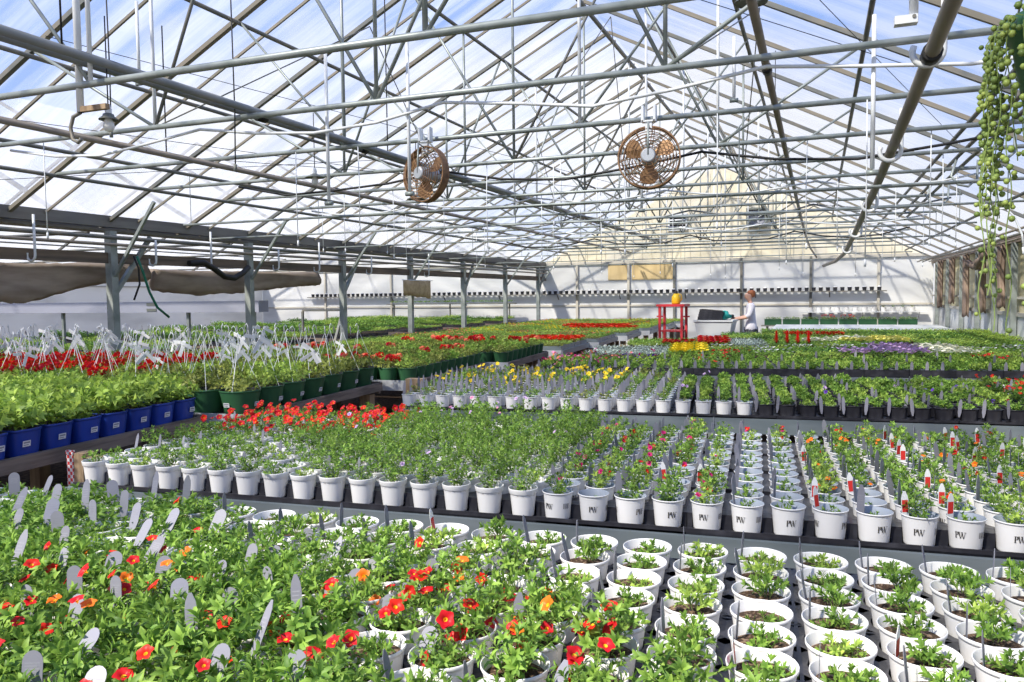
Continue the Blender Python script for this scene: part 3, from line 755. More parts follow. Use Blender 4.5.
# blue pots
LB1 = lbench('timber bench of blue pots beside the main aisle', -3.82, 2.0, 2.32, 4.2)
pot_b = pot_mesh('pot', .092, .150, [M['pot_blue'], M['black']], 24, .014, .80, sq=.55)
soil_b = soil_mesh('soil', .084, .128, 16, .55)
b_blue = [bush('foliage', 150 + k, .15, .115, 13, 13, .058, .030, M['leaf_lime'], False, .12, .04, .5, 5, .3) for k in range(4)]
stick = MB().add([(-.024, 0, 0), (.024, 0, 0), (.024, 0, .032), (-.024, 0, .032)], [(0, 1, 2, 3)]).add([(-.019, -.0004, .006), (.012, -.0004, .006), (.012, -.0004, .011), (-.019, -.0004, .011)], [(0, 1, 2, 3)], 1).add([(-.019, -.0004, .017), (.019, -.0004, .017), (.019, -.0004, .026), (-.019, -.0004, .026)], [(0, 1, 2, 3)], 1).mesh('price_sticker', [M['sticker'], M['tag_text']])
for i in range(16):
    for j in range(11):
        p = LB1.p(-.12 - i * .205, 2.32 - .13 - j * .205, BZ + .001)
        if not inview(p + Vector((0, 0, .15)), 50): continue
        t = thing('blue_pot_plant', f'square blue pot of lime green leaves, {nth(i+1)} from aisle, {nth(j+1)} from the galvanised strip', 'potted plant', p, LB1.a, 'blue pots along the main aisle')
        obj('pot', pot_b, t); obj('soil', soil_b, t); k = q.uniform(.9, 1.12)
        obj('foliage', q.choice(b_blue), t, rz=q.uniform(0, 6.28), sc_=k)
        if i == 0: obj('price_sticker', stick, t, (.0885, q.uniform(-.03, .03), .058), rot=(.14, 0, PI / 2))
# green hanging baskets with wires and white tags
LB2 = lbench('timber bench of big green hanging baskets beside the aisle', -3.72, 4.42, 2.10, 4.35)
pot_g = pot_mesh('pot', .146, .175, [M['pot_green'], M['black']], 26, .014, .74)
soil_g = soil_mesh('soil', .134, .150, 16)
b_bask = [bush('foliage', 160 + k, .15, .165, 16, 15, .048, .022, M[m], False, .145, .07, .5, 5, .3) for k, m in enumerate(('leaf_lime', 'leaf_olive', 'leaf', 'leaf_olive'))]
hang = MB()
for a in (0.4, 2.5, 4.6):
    hang.tube([(.144 * math.cos(a), .144 * math.sin(a), .17), (.05 * math.cos(a), .05 * math.sin(a), .40), (.004 * math.cos(a), .004 * math.sin(a), .52)], .0022, 4)
hang.tube([(0, 0, .51), (0, 0, .56), (.018, 0, .585), (.036, 0, .57), (.036, 0, .555)], .003, 5)
hang = hang.mesh('wire_hanger', [M['white_pipe']])
wtag = MB()
for (x, z, an, L) in ((0, .42, -.95, .13), (.055, .43, .75, .10), (-.04, .485, .35, .07)):
    wtag.box((x, 0, z), (L, .003, .026), 0, Euler((0.2, an, .25)))
wtag = wtag.mesh('white_hang_tag', [M['tag_white']])
head = [blossom_ball('flower_head', .042, FL[c], i, 9) for i, c in enumerate(('scarlet', 'red', 'salmon'))]
for i in range(14):
    for j in range(7):
        p = LB2.p(-.16 - i * .302, .155 + j * .298, BZ + .001)
        if not inview(p + Vector((0, 0, .3)), 60): continue
        red = i >= 4 and j < 5
        t = thing('hanging_basket', f'green basket of {"scarlet flowers" if red else "yellow-green leaves"}, {nth(i+1)} from aisle, {nth(j+1)} from galvanised strip', 'hanging basket', p, LB2.a, 'green hanging baskets beside the aisle')
        obj('pot', pot_g, t, rz=q.uniform(0, 6)); obj('soil', soil_g, t)
        obj('foliage', q.choice(b_bask[:2] if not red else b_bask[2:] + b_bask[:1]), t, rz=q.uniform(0, 6.28), sc_=q.uniform(.92, 1.1))
        if i == 0: obj('price_sticker', stick, t, (.132, q.uniform(-.02, .02), .06), rot=(.2, 0, PI / 2))
        if j == 0 and i == 0: obj('price_sticker', stick, t, (-.02, -.130, .06), rot=(.2, 0, 0))
        obj('wire_hanger', hang, t, rz=q.uniform(0, 6))
        if q.random() < .55: obj('white_hang_tag', wtag, t, (q.uniform(-.03, .03), 0, q.uniform(-.05, .05)), rot=(0, q.uniform(-.5, .5), q.uniform(-.6, .9)), sc_=q.uniform(.8, 1.1))
        if red:
            for _ in range(q.choice((2, 3, 4, 5))):
                a = q.uniform(0, 6.28); r = .14 * math.sqrt(q.random()); obj('flower_head', q.choice(head[:2]), t, (r * math.cos(a), r * math.sin(a), q.uniform(.27, .32)), sc_=q.uniform(.75, 1.1))
# smaller green pots
pot_s = pot_mesh('pot', .098, .135, [M['pot_green'], M['black']], 16, .01, .76)
soil_s = soil_mesh('soil', .088, .115, 12)
b_s = [bush('foliage', 170 + k, .11, .105, 11, 11, .042, .019, M[m], False, .11, .04, .5, 5, .3, False) for k, m in enumerate(('leaf_olive', 'leaf_lime', 'leaf_olive', 'leaf'))]
for nm, lab, F, nx, ny, bn in (('green_pot_plant', 'timber bench of small green pots behind the hanging baskets', lbench('timber bench of small green pots behind the hanging baskets', -3.62, 6.70, 2.08, 4.4), 16, 10, 'third aisle bench'),
                          ('small_pot_plant', '', lbench('fourth timber bench along the aisle, green pots with bronze leaves', -3.50, 8.85, 1.95, 4.3), 10, 9, 'fourth aisle bench')):
    for i in range(nx):
        for j in range(ny):
            p = F.p(-.12 - i * .212, .11 + j * .207, BZ + .001)
            fl = (bn[0] == 't' and j < 2 and 0 < i < 5) or (bn[0] == 't' and j > 6 and q.random() < .3) or (bn[0] == 'f' and j > 4 and q.random() < .45)
            t = thing(nm, f'small green pot of {"salmon red flowers" if fl else "bronze-green leaves"}, {nth(i+1)} from aisle, {nth(j+1)} row, {bn}', 'potted plant', p, F.a, f'small green pots, {bn}')
            obj('pot', pot_s, t); obj('soil', soil_s, t); obj('foliage', q.choice(b_s), t, rz=q.uniform(0, 6.28), sc_=q.uniform(.9, 1.1))
            if fl:
                for _ in range(3): obj('flower_head', q.choice(head), t, (q.uniform(-.07, .07), q.uniform(-.07, .07), q.uniform(.20, .24)), sc_=.8)
# far aisle benches of trays
SIDE = flat_mesh(TW - .01, TD - .01, .08, 'rail')
def lfill(bn, F, nx, ny, rule, x0=.52, y0=.03):
    for i in range(nx):
        for j in range(ny):
            P = F.p(-x0 - i * TW, y0 + j * .46, BZ)
            g, b, s_ = rule(i, j)
            seedtray('seedling_tray', P, F.a, g, b, s_, f'tray of {b.replace("_", " ") + " flowers" if b else gname[g]}, {nth(i+1)} from aisle, {nth(j+1)} row back, {bn}', f'trays on the {bn}', SIDE if i == 0 else TRAY)
lfill('fourth aisle bench', Frame(-3.50, 8.85, 4), 4, 4, lambda i, j: (q.choice(['olive', 'lime', 'green']), q.choice([None, None, 'scarlet']), 1), 2.64)
ys = (10.95, 12.95, 15.05, 17.2, 19.4, 21.4)
for n_, y in enumerate(ys):
    nb = nth(n_ + 5)
    F = lbench(f'{nb} timber bench along the aisle, with trays of massed seedlings', -3.47 + .01 * n_, y, 1.95 if n_ < 5 else 1.6, 4.3, railm='rail')
    red = {0: lambda i, j: i < 2 and j > 1, 1: lambda i, j: False, 2: lambda i, j: i in (0, 1, 2) and j == 3, 3: lambda i, j: i in (1, 2, 3) and j < 2}.get(n_, lambda i, j: False)
    lfill(f'{nb} aisle bench', F, 8, 4 if n_ < 5 else 3, lambda i, j: (q.choice(['lime', 'lime', 'olive', 'green']), 'scarlet' if red(i, j) else (q.choice([None, None, None, 'salmon', 'yellow']) if n_ > 0 else None), 0 if red(i, j) else 1))
# ------------------------------------------------------------------ benches of the next bay
PT = flat_mesh(.59, .43)
qn = random.Random(61)
for n_, y in enumerate((5.6, 8.3, 11.0, 13.7, 16.4, 19.1, 21.6)):
    W = 6.6 if n_ else 3.0
    F = Frame(-8.75, y, 0)
    bench('plant_bench', f'{nth(n_+1)} bench of the neighbouring bay beyond the posts, low seedlings', Frame(-8.75 - W, y, 0), 0, W, 1.5, railm='wood', legm='wood_post')
    for i in range(int((W - .1) / .62)):
        for j in (0, 1, 2):
            if not inview(F.p(-.3 - i * .62, j * .5, .95), 40): continue
            t = thing('plug_tray', f'tray of {["green","dark green","lime"][j]} seedlings, {nth(i+1)} past the posts, {nth(j+1)} row, {nth(n_+1)} neighbouring-bay bench', 'plant tray', F.p(-.03 - (i + 1) * .62, .03 + j * .49, BZ), 0, 'trays in the neighbouring bay')
            obj('tray', PT, t); obj('foliage', qn.choice(MS[['green', 'deep', 'lime'][j]]), t, (.04, 0, .0), sc_=(1.1, 1, qn.uniform(.9, 1.9)))
            if j == 0 and n_ < 4:
                for k in range(3): obj('plant_tag', T_point, t, (.1 + k * .2, .05, .14), rot=(.1, 0, qn.uniform(-.6, .6)), sc_=1.3)
# ------------------------------------------------------------------ the greenhouse shell
XL, XM, XR, YB, YF = -8.3, -2.8, 2.9, 24.0, -1.5
ZE, ZR = 2.55, 5.35; SL = (ZR - ZE) / (XM - XL)
def roofz(x): return ZE + (x - XL) * SL if x < XM else ZR - (x - XM) * SL
def quad(name, pts, m, th=None):
    b = MB(); b.add(pts, [tuple(range(len(pts)))], 0); return struct(b.build(name, M[m]))
b = MB(); b.box((-8, 11, -.05), (24, 28, .1)); struct(b.build('floor', M['mulch']))
b = MB()
E_ = .05
b.add([(XL, YF, ZE + E_), (XL, YB, ZE + E_), (XM, YB, ZR + E_), (XM, YF, ZR + E_)], [(0, 1, 2, 3)]).add([(XM, YF, ZR + E_), (XM, YB, ZR + E_), (XR, YB, roofz(XR) + E_), (XR, YF, roofz(XR) + E_)], [(0, 1, 2, 3)])
struct(b.build('ceiling', M['film']))
XM2, XL2 = -13.8, -19.3
b = MB(); b.add([(XL2, YF, ZE + E_), (XL2, YB, ZE + E_), (XM2, YB, ZR + E_), (XM2, YF, ZR + E_)], [(0, 1, 2, 3)]).add([(XM2, YF, ZR + E_), (XM2, YB, ZR + E_), (XL - .3, YB, ZE + E_), (XL - .3, YF, ZE + E_)], [(0, 1, 2, 3)])
struct(b.build('ceiling_neighbour', M['film']))
# end wall: white film below, cream panels in the gable
b = MB(); b.box(((XL2 + XR) / 2, YB + .04, 1.33), (XR - XL2, .06, 2.66)); struct(b.build('wall_back', M['film_wall']))
b = MB(); b.add([(XL, YB + .02, 2.64), (XR, YB + .02, 2.64), (XM, YB + .02, ZR + .06), (XL, YB + .06, 2.64), (XR, YB + .06, 2.64), (XM, YB + .06, ZR + .06)], [(0, 1, 2), (5, 4, 3), (0, 2, 5, 3), (1, 4, 5, 2), (0, 3, 4, 1)])
n = 0
for k in range(38):                                            # ribs of the corrugated panels
    x = XL + .35 + k * .29; zt = roofz(x) - .06
    if x < XR - .2 and zt > 2.75: b.box((x, YB + .012, (2.66 + zt) / 2), (.045, .016, zt - 2.66))
struct(b.build('wall_gable', M['gable']))
b = MB(); b.add([(XL2, YB + .02, 2.64), (XL - .2, YB + .02, 2.64), (XM2, YB + .02, ZR + .06), (XL2, YB + .06, 2.64), (XL - .2, YB + .06, 2.64), (XM2, YB + .06, ZR + .06)], [(0, 1, 2), (5, 4, 3), (0, 2, 5, 3), (1, 4, 5, 2), (0, 3, 4, 1)])
struct(b.build('wall_gable_neighbour', M['film_wall']))
b = MB(); b.box((XL2 - .03, 11, 1.3), (.06, 26, 2.6)); struct(b.build('wall_left', M['film_wall']))
# right side wall: grey knee wall below cream panels
b = MB(); b.box((XR + .03, 11, .62), (.06, 26, 1.24)); struct(b.build('wall_right', M['kneewall']))
b = MB(); b.box((XR + .05, 11, 1.89), (.04, 26, 1.30)); struct(b.build('wall_right_upper', M['cream']))
tn = [0]
def trim(b, m):
    tn[0] += 1; return struct(b.build(f'trim_{tn[0]}', M[m]))
trim(MB().box((XR + .0, 11, 1.26), (.05, 26, .06)), 'batten')
trim(MB().box((XR + .0, 11, 1.52), (.04, 26, .04)), 'batten')
trim(MB().box((XR - .01, 11, 2.44), (.10, 26, .12)), 'wood')
for x in (-7.1, -5.45, -4.05, -2.1, -.2, 1.55): trim(MB().box((x, YB - .03, 1.33), (.07, .07, 2.66)), 'steel_dark' if x in (-2.1, -.2, -4.05) else 'batten')
for x in (-16.5, -13.8, -11): trim(MB().box((x, YB - .03, 1.33), (.06, .06, 2.66)), 'batten')
trim(MB().box(((XL2 + XR) / 2, YB - .03, 2.63), (XR - XL2, .06, .08)), 'batten')
trim(MB().box(((XL2 + XR) / 2, YB - .02, 1.30), (XR - XL2, .03, .05)), 'batten')
trim(MB().box((XL2 + .02, 11, 1.45), (.04, 26, .06)), 'batten')
for z in (2.05, 2.28): trim(MB().box((XL2 + .02, 11, z), (.03, 26, .04)), 'batten')
for x0, x1 in ((-6.1, -5.5), (-5.35, -4.1)): trim(MB().box(((x0 + x1) / 2, YB - .005, 2.36), (x1 - x0, .02, .55)), 'tanpanel')
# rafters, purlins
POSTY = [2.1, 4.72, 7.31, 9.83, 12.38, 14.96, 17.66, 20.45, 23.22]
rafY = []
for a, c in zip(POSTY[:-1], POSTY[1:]): rafY += [(a, 0), ((a + c) / 2, 1)]
rafY.append((POSTY[-1], 0))
for y, half in rafY:
    for x0, x1 in ((XL, XM), (XR, XM)):
        trim(MB().bar((x0, y, roofz(x0)), (x1, y, roofz(x1)), .045 if not half else (.05 if x0 == XL else .032), .04, 0), 'steel_dark' if not half else 'steel_tan')
        if y < 15 and x0 == XL:
            trim(MB().bar((x0, y + .42, roofz(x0) + .01), (x1, y + .42, roofz(x1) + .01), .02, .025), 'steel_tan')
for x in (-7.42, -7.05, -6.04, -5.0, -3.9, -1.8, -.72, .34, 1.3, 2.2):
    trim(MB().tube([(x, YF, roofz(x) - .045), (x, YB, roofz(x) - .045)], .021, 8), 'steel_dark')
trim(MB().tube([(XM, YF, ZR - .06), (XM, YB, ZR - .06)], .03, 8), 'steel_dark')
for y in (4.72, 7.31, 9.83, 12.38, 14.96, 17.66, 20.45, 23.22): # neighbouring bay
    trim(MB().bar((XL2, y, ZE), (XM2, y, ZR), .05, .05), 'steel_dark'); trim(MB().bar((XL - .3, y, ZE), (XM2, y, ZR), .05, .05), 'steel_dark')
    trim(MB().tube([(XL2, y, 2.5), (XL - .2, y, 2.5)], .02, 6), 'steel_dark')
for x in (-18.2, -17.0, -15.6): trim(MB().tube([(x, YF, ZE + (x - XL2) * SL - .04), (x, YB, ZE + (x - XL2) * SL - .04)], .02, 6), 'steel_dark')
# valley gutter with its boards and pipes along the posts
trim(MB().box((XL + .12, 11.2, 2.62), (.10, 25.6, .14)).box((XL - .02, 11.2, 2.52), (.30, 25.6, .03)).box((XL - .16, 11.2, 2.60), (.04, 25.6, .19)), 'gutter')
trim(MB().box((XL + .14, 11.2, 2.17), (.05, 25.6, .13)), 'wood_gutter')
trim(MB().tube([(XL + .22, YF, 2.42), (XL + .22, YB, 2.42)], .026, 8), 'steel_dark')
trim(MB().tube([(XL + .25, YF, 2.33), (XL + .25, YB, 2.33)], .02, 8), 'pipe_brown')
for i, y in enumerate(POSTY[1:]):
    t = thing('steel_post', f'square grey steel post under the valley gutter, {nth(i+1)} of the row going away', 'post', (-8.14, y, 0), 0, 'posts under the valley gutter')
    MB().box((0, 0, 1.255), (.10, .10, 2.49)).build('shaft', M['steel'], t)
    MB().box((0, 0, .01), (.2, .2, .02)).build('base_plate', M['steel'], t)
    if i % 2 == 1 or i == 0: MB().bar((.0, .05, 1.75), (.0, .62, 2.46), .05, .05).build('knee_brace', M['steel'], t)
    MB().bar((.05, 0, 1.95), (.72, 0, 2.82), .035, .035).build('gusset_brace', M['steel'], t)

# ------------------------------------------------------------------ roof trusses
TZ = 2.97
q = random.Random(71)
for i, (y, half) in enumerate(rafY):
    if y < 2.5: continue
    z = TZ - (.08 if y < 4 else 0)
    xl = XL + (z - ZE) / SL + .05; xr = XM + (ZR - z) / SL - .05
    t = thing('roof_truss', f'{"light" if half else "heavy"} pipe truss across the house, {nth(i)} going away from the camera', 'truss', (0, y, z), 0, 'pipe trusses under the roof')
    MB().tube([(xl, 0, 0), (xr, 0, 0)], .020, 10).build('tie_pipe', M['steel'], t)
    for x in ((-4.75, -2.8, -.85) if not half else (-3.9, -1.75)):
        MB().tube([(x, 0, 0), (x, 0, roofz(x) - z - .02)], .014, 6).build('hanger_rod', M['white_pipe'] if q.random() < .5 else M['steel'], t)
    if not half:
        for x0, x1 in ((-4.75, -3.95), (-4.75, -6.0), (-2.8, -3.9), (-2.8, -1.75), (-.85, -1.75), (-.85, .35)):
            MB().tube([(x0, 0, .0), (x1, 0, roofz(x1) - z - .03)], .0135, 6).build('web_brace', M['steel'] if q.random() < .6 else M['steel_dark'], t)
    else:
        for x0, x1 in ((-3.9, -5.0), (-1.75, -.7)):
            MB().tube([(x0, 0, .0), (x1, 0, roofz(x1) - z - .03)], .011, 6).build('web_brace', M['steel'], t)
# stay wires from the ties to the roof along the house
for k, (x, y0, y1, z0) in enumerate(((-4.75, 4.72, 7.31, 0), (-4.75, 9.83, 7.31, 0), (-.85, 4.72, 7.31, 0), (-.85, 9.83, 7.31, 0), (-2.8, 7.31, 9.83, 0), (-2.8, 12.38, 9.83, 0), (-.85, 12.38, 14.96, 0), (-4.75, 14.96, 12.38, 0))):
    o = MB().tube([(x, y0, TZ), (x + .35, y1, roofz(x + .35) - .06)], .006, 5).build('stay_rod', M['steel_dark'])
    tag(o, f'thin diagonal stay rod from tie pipe to purlin, {nth(k+1)} counted from the camera', 'rod', 'stay rods in the roof')
wires = [((-7.6, 5.2, 2.8), (-3.6, 8.3, 3.25)), ((-6.6, 4.6, 3.22), (-4.2, 8.6, 3.05)), ((-5.6, 4.5, 3.7), (-2.2, 12.0, 3.12)), ((-1.7, 5.0, 3.9), (.6, 6.2, 3.2)), ((-.2, 4.5, 3.4), (1.3, 9.0, 3.1)), ((-2.6, 4.9, 4.1), (-.2, 6.4, 4.0)), ((-5.6, 6.0, 3.0), (1.0, 13.0, 2.85))]
for k, (a, b_) in enumerate(wires):
    tag(MB().tube([a, b_], .003, 4).build('guy_wire', M['black_rubber']), f'thin dark wire slung across the roof space, {nth(k+1)} of seven', 'wire', 'wires slung across the roof')

# ------------------------------------------------------------------ pipes that run the length of the house
def longpipe(label, lines, r, m, couplings=(), hang=()):
    t = thing('heating_pipe', label, 'pipe', (0, 0, 0))
    for ln in lines: MB().tube(ln, r, 12).build('pipe_run', M[m], t)
    for p in couplings: MB().tube([(p[0], p[1] - .05, p[2]), (p[0], p[1] + .05, p[2])], r * 1.3, 12).build('coupling', M['black_rubber'], t)
    for (x, y, z) in hang:
        MB().tube([(x, y, z - r), (x, y, roofz(x) - .05)], .006, 5).build('hanger', M['black_rubber'], t)
za = TZ + .06
longpipe('thick grey double heating pipe lying on the ties, higher of the two at the left', [[(-3.98, 1.2, za), (-3.98, 10, za - .0), (-3.98, 21.6, za)], [(-3.86, 1.2, za - .01), (-3.86, 8, za - .01), (-3.86, 21.6, za - .01)]], .027, 'pipe_grey',
         [(-3.98, 5.0, za), (-3.98, 6.45, za), (-3.98, 10.6, za)], [(-3.98, 3.3, za), (-3.98, 6.9, za)])
zb = TZ - .052
longpipe('long grey heating pipe slung beneath the ties, lower of the two at the left', [[(-5.32, 1.2, zb), (-5.32, 11, zb), (-5.32, 23.5, zb)], [(-5.24, 1.2, zb - .028), (-5.24, 23.5, zb - .028)]], .022, 'pipe_brown', [(-5.32, 8.0, zb)], [(-5.32, 5.4, zb)])
longpipe('thick brown heating pipe that sags from upper right toward the end wall', [[(.45, .9, 2.84), (.45, 2.3, 2.76), (.445, 4.5, 2.64), (.43, 7.0, 2.50), (.42, 10.7, 2.38), (.40, 14.0, 2.28), (.30, 16, 2.22), (.1, 18, 2.2)]], .032, 'pipe_brown', [(.447, 3.9, 2.673)])
longpipe('brown heating pipe just left of the thick sagging one', [[(-.31, 1.5, TZ + .075), (-.31, 9, TZ + .05), (-.30, 15, TZ + .01), (-.28, 18.3, TZ - .05), (-.2, 21, TZ - .22), (-.05, 22.6, TZ - .4)]], .024, 'pipe_brown', [(-.31, 5.2, TZ + .06)])
longpipe('pair of rusty pipes high beside the trailing basket', [[(1.36, 3.0, 3.06), (1.36, 9.5, 3.06), (1.36, 16, 3.0)], [(1.46, 3.0, 3.02), (1.46, 9.5, 3.02), (1.46, 16, 2.96)]], .02, 'steel_dark')
for k, y in enumerate((7.9, 9.6, 11.6)):
    o = MB().tube([(1.36, y, 3.05), (1.30, y - .05, 2.86), (1.36, y - .1, 2.76), (1.46, y - .05, 2.74), (1.55, y, 2.82), (1.56, y + .03, 3.02)], .013, 8).build('loop_pipe', M['steel'])
    tag(o, f'bent pipe loop under the rusty pipe pair, {nth(k+1)} going away', 'pipe loop', 'pipe loops at the right')
# hangers with white hooks
def hook(name, label, p, r, s=1, drop=0, group=None, m='white_pipe'):
    t = thing(name, label, 'hook', p, 0, group)
    pts = [(0, 0, 0)]
    for a in range(0, 11):
        an = PI * a / 10 * 1.15; pts.append((-.07 * s + .07 * s * math.cos(an), 0, -.16 * s - .07 * s * math.sin(an)))
    MB().tube([(0, 0, drop)] + pts, r, 8).build('hook_rod', M[m], t)
    return t
for k, (x, y, z) in enumerate(((.50, 3.95, 2.84), (.48, 5.6, 2.68), (.47, 7.6, 2.55), (.45, 9.8, 2.47), (.44, 12.2, 2.40))):
    hook('hanging_hook', f'white hook under the sagging brown pipe, {nth(k+1)} from the camera', (x, y, z), .014, .88, .12, 'white pipe hooks')
t = thing('hanger_post', 'white hanger tube with a bolted foot at the top edge beside the big hook', 'hanger', (.37, 3.85, 2.80))
MB().tube([(0, 0, 0), (0, 0, 1.1)], .019, 10).build('tube', M['white_pipe'], t)
MB().box((-.03, 0, .012), (.09, .05, .035)).build('foot_bracket', M['white_pipe'], t)
MB().tube([(.0, -.03, .02), (.0, .03, .02)], .008, 8).build('bolt', M['steel_dark'], t)
t = thing('hanger_post', 'long white hanger tube with a dark hook at its foot, upper left', 'hanger', (-4.0, 3.42, 2.74))
MB().tube([(0, 0, 0), (0, 0, 1.6)], .020, 10).build('tube', M['white_pipe'], t)
MB().tube([(0, 0, .0), (-.06, 0, -.02), (-.085, 0, -.08), (-.07, 0, -.15), (-.03, 0, -.17), (.0, 0, -.15)], .011, 8).build('hook_rod', M['steel_dark'], t)
MB().box((.10, 0, .015), (.22, .03, .03)).build('wood_arm', M['wood_post'], t)
for k, (x, y, z0, z1) in enumerate(((-3.25, 4.76, 2.34, 3.40), (-2.6, 4.76, 2.37, 3.39), (.27, 4.76, 2.32, 3.15), (-.59, 6.03, 3.08, 3.52), (-1.55, 7.34, 2.45, 2.97), (-4.97, 4.76, 3.36, 3.97))):
    t = thing('hanger_post', f'slim white tube hanging from a tie pipe, {nth(k+1)} of six', 'hanger', (x, y + .035, z0), 0, 'slim white hanging tubes')
    MB().tube([(0, 0, 0), (0, 0, z1 - z0)], .012, 8).build('tube', M['white_pipe'], t)
    MB().tube([(-.03, 0, -.02), (.03, 0, -.02)], .016, 8).build('clamp', M['steel'], t)
for k, (y, x0, up_) in enumerate(((5.0, -8.02, 0), (6.2, -8.02, 0), (7.9, -8.02, 0), (8.9, -8.02, 0), (10.4, -8.02, 0), (11.5, -8.02, 0), (13.2, -8.02, 0), (15.6, -8.02, 0))):
    hook('hanging_hook', f'white hook hanging below the valley gutter, {nth(k+1)} going away', (x0, y, 2.30), .014, .9, .12 + .18 * (k % 2), 'white hooks below the gutter')
# thin white drip lines hanging from the ties
q = random.Random(77)
DL = [(-6.6, 4.76, .55), (-6.0, 4.76, .75), (-4.4, 5.99, .8), (-3.75, 5.99, .7), (-3.1, 7.33, .85), (-2.4, 7.33, .6), (-1.7, 7.33, .9), (-.7, 5.99, .8), (-.1, 7.33, .9), (.3, 5.99, 1.1), (.85, 7.33, .9), (1.1, 8.6, .8), (-5.6, 8.6, .7), (-4.9, 8.6, .8), (-4.2, 8.6, .7), (-3.4, 9.86, .8), (-2.6, 9.86, .75), (-1.9, 11.1, .9), (-1.1, 9.86, .7), (-.4, 11.1, .9), (.2, 9.86, .8), (.9, 11.1, .9), (1.4, 9.86, .8), (-6.8, 9.86, .6), (-6.1, 11.1, .7), (-5.3, 12.4, .8), (-4.5, 13.7, .8), (-3.6, 13.7, .9), (-2.8, 15.0, .9), (-1.6, 15.0, 1.0), (-.6, 13.7, .9), (.6, 15.0, 1.0), (1.5, 13.7, .9), (-7.2, 12.4, .5), (-6.6, 15.0, .7), (-5.5, 16.3, .8), (-3.9, 17.7, .9), (-2.2, 17.7, .9), (-.3, 17.7, .9), (1.2, 17.7, .9)]
for k, (x, y, d) in enumerate(DL):
    t = thing('hanging_drip_line', f'thin white drip line hanging from a tie pipe, {nth(k+1)} of forty', 'drip line', (x, y, TZ), 0, 'white drip lines')
    MB().tube([(0, 0, -.01), (q.uniform(-.01, .01), 0, -d * .5), (0, 0, -d)], .0045, 5).build('line', M['white_pipe'], t)
    MB().tube([(0, 0, -d - .05), (0, 0, -d)], .009, 6).build('weight', M['white_pipe'], t)
# hoses slung along ties
def hose(label, y, pts, r, m): tag(MB().tube([(x, y, z) for x, z in pts], r, 8).build('irrigation_hose', M[m]), label, 'hose')
def sag(x0, x1, z, n, d, seed):
    q = random.Random(seed); o = []
    for i in range(n * 4 + 1):
        u = i / (n * 4); o.append((x0 + (x1 - x0) * u, z - d * abs(math.sin(PI * n * u)) * q.uniform(.7, 1.2)))
    return o
hose('white hose slung along the second truss from one side to the other', 4.77, sag(-6.4, 1.75, 2.93, 4, .11, 1), .011, 'white_pipe')
hose('black hose sagging along the fourth truss', 7.36, sag(-6.2, 1.6, 2.93, 3, .16, 2), .012, 'black_rubber')
hose('white hose sagging along the sixth truss', 9.88, sag(-7.0, 1.7, 2.93, 5, .10, 3), .011, 'white_pipe')
hose('grey hose sagging along the eighth truss', 12.43, sag(-7.2, 1.7, 2.93, 5, .14, 4), .013, 'pipe_grey')
hose('white hose sagging along the tenth truss', 15.01, sag(-7.2, 1.7, 2.93, 4, .12, 5), .012, 'white_pipe')
hose('black hose sagging along the twelfth truss', 17.71, sag(-7.0, 1.7, 2.93, 4, .18, 6), .014, 'black_rubber')
# sprinkler lines lower down across the house
for k, (y, z) in enumerate(((6.6, 2.44), (8.9, 2.50), (11.7, 2.52), (13.9, 2.50), (16.6, 2.52), (19.2, 2.50), (21.8, 2.48))):
    t = thing('cross_pipe', f'thin cross pipe hung lower than the ties, {nth(k+1)} going away', 'pipe', (0, y, z), 0, 'thin cross pipes below the ties')
    MB().tube([(XL + .3 if k else -6.3, 0, 0), (1.9, 0, 0)], .013, 6).build('pipe_run', M['steel'], t)
    for x in (-6.2, -3.4, -.6, 1.7): MB().tube([(x, 0, 0), (x, 0, TZ - z - .02)], .005, 4).build('hanger', M['steel'], t)
for k, (x0, y, z) in enumerate(((-5.9, 5.0, 2.95),(-4.6, 5.3, 3.02),)):
    pass

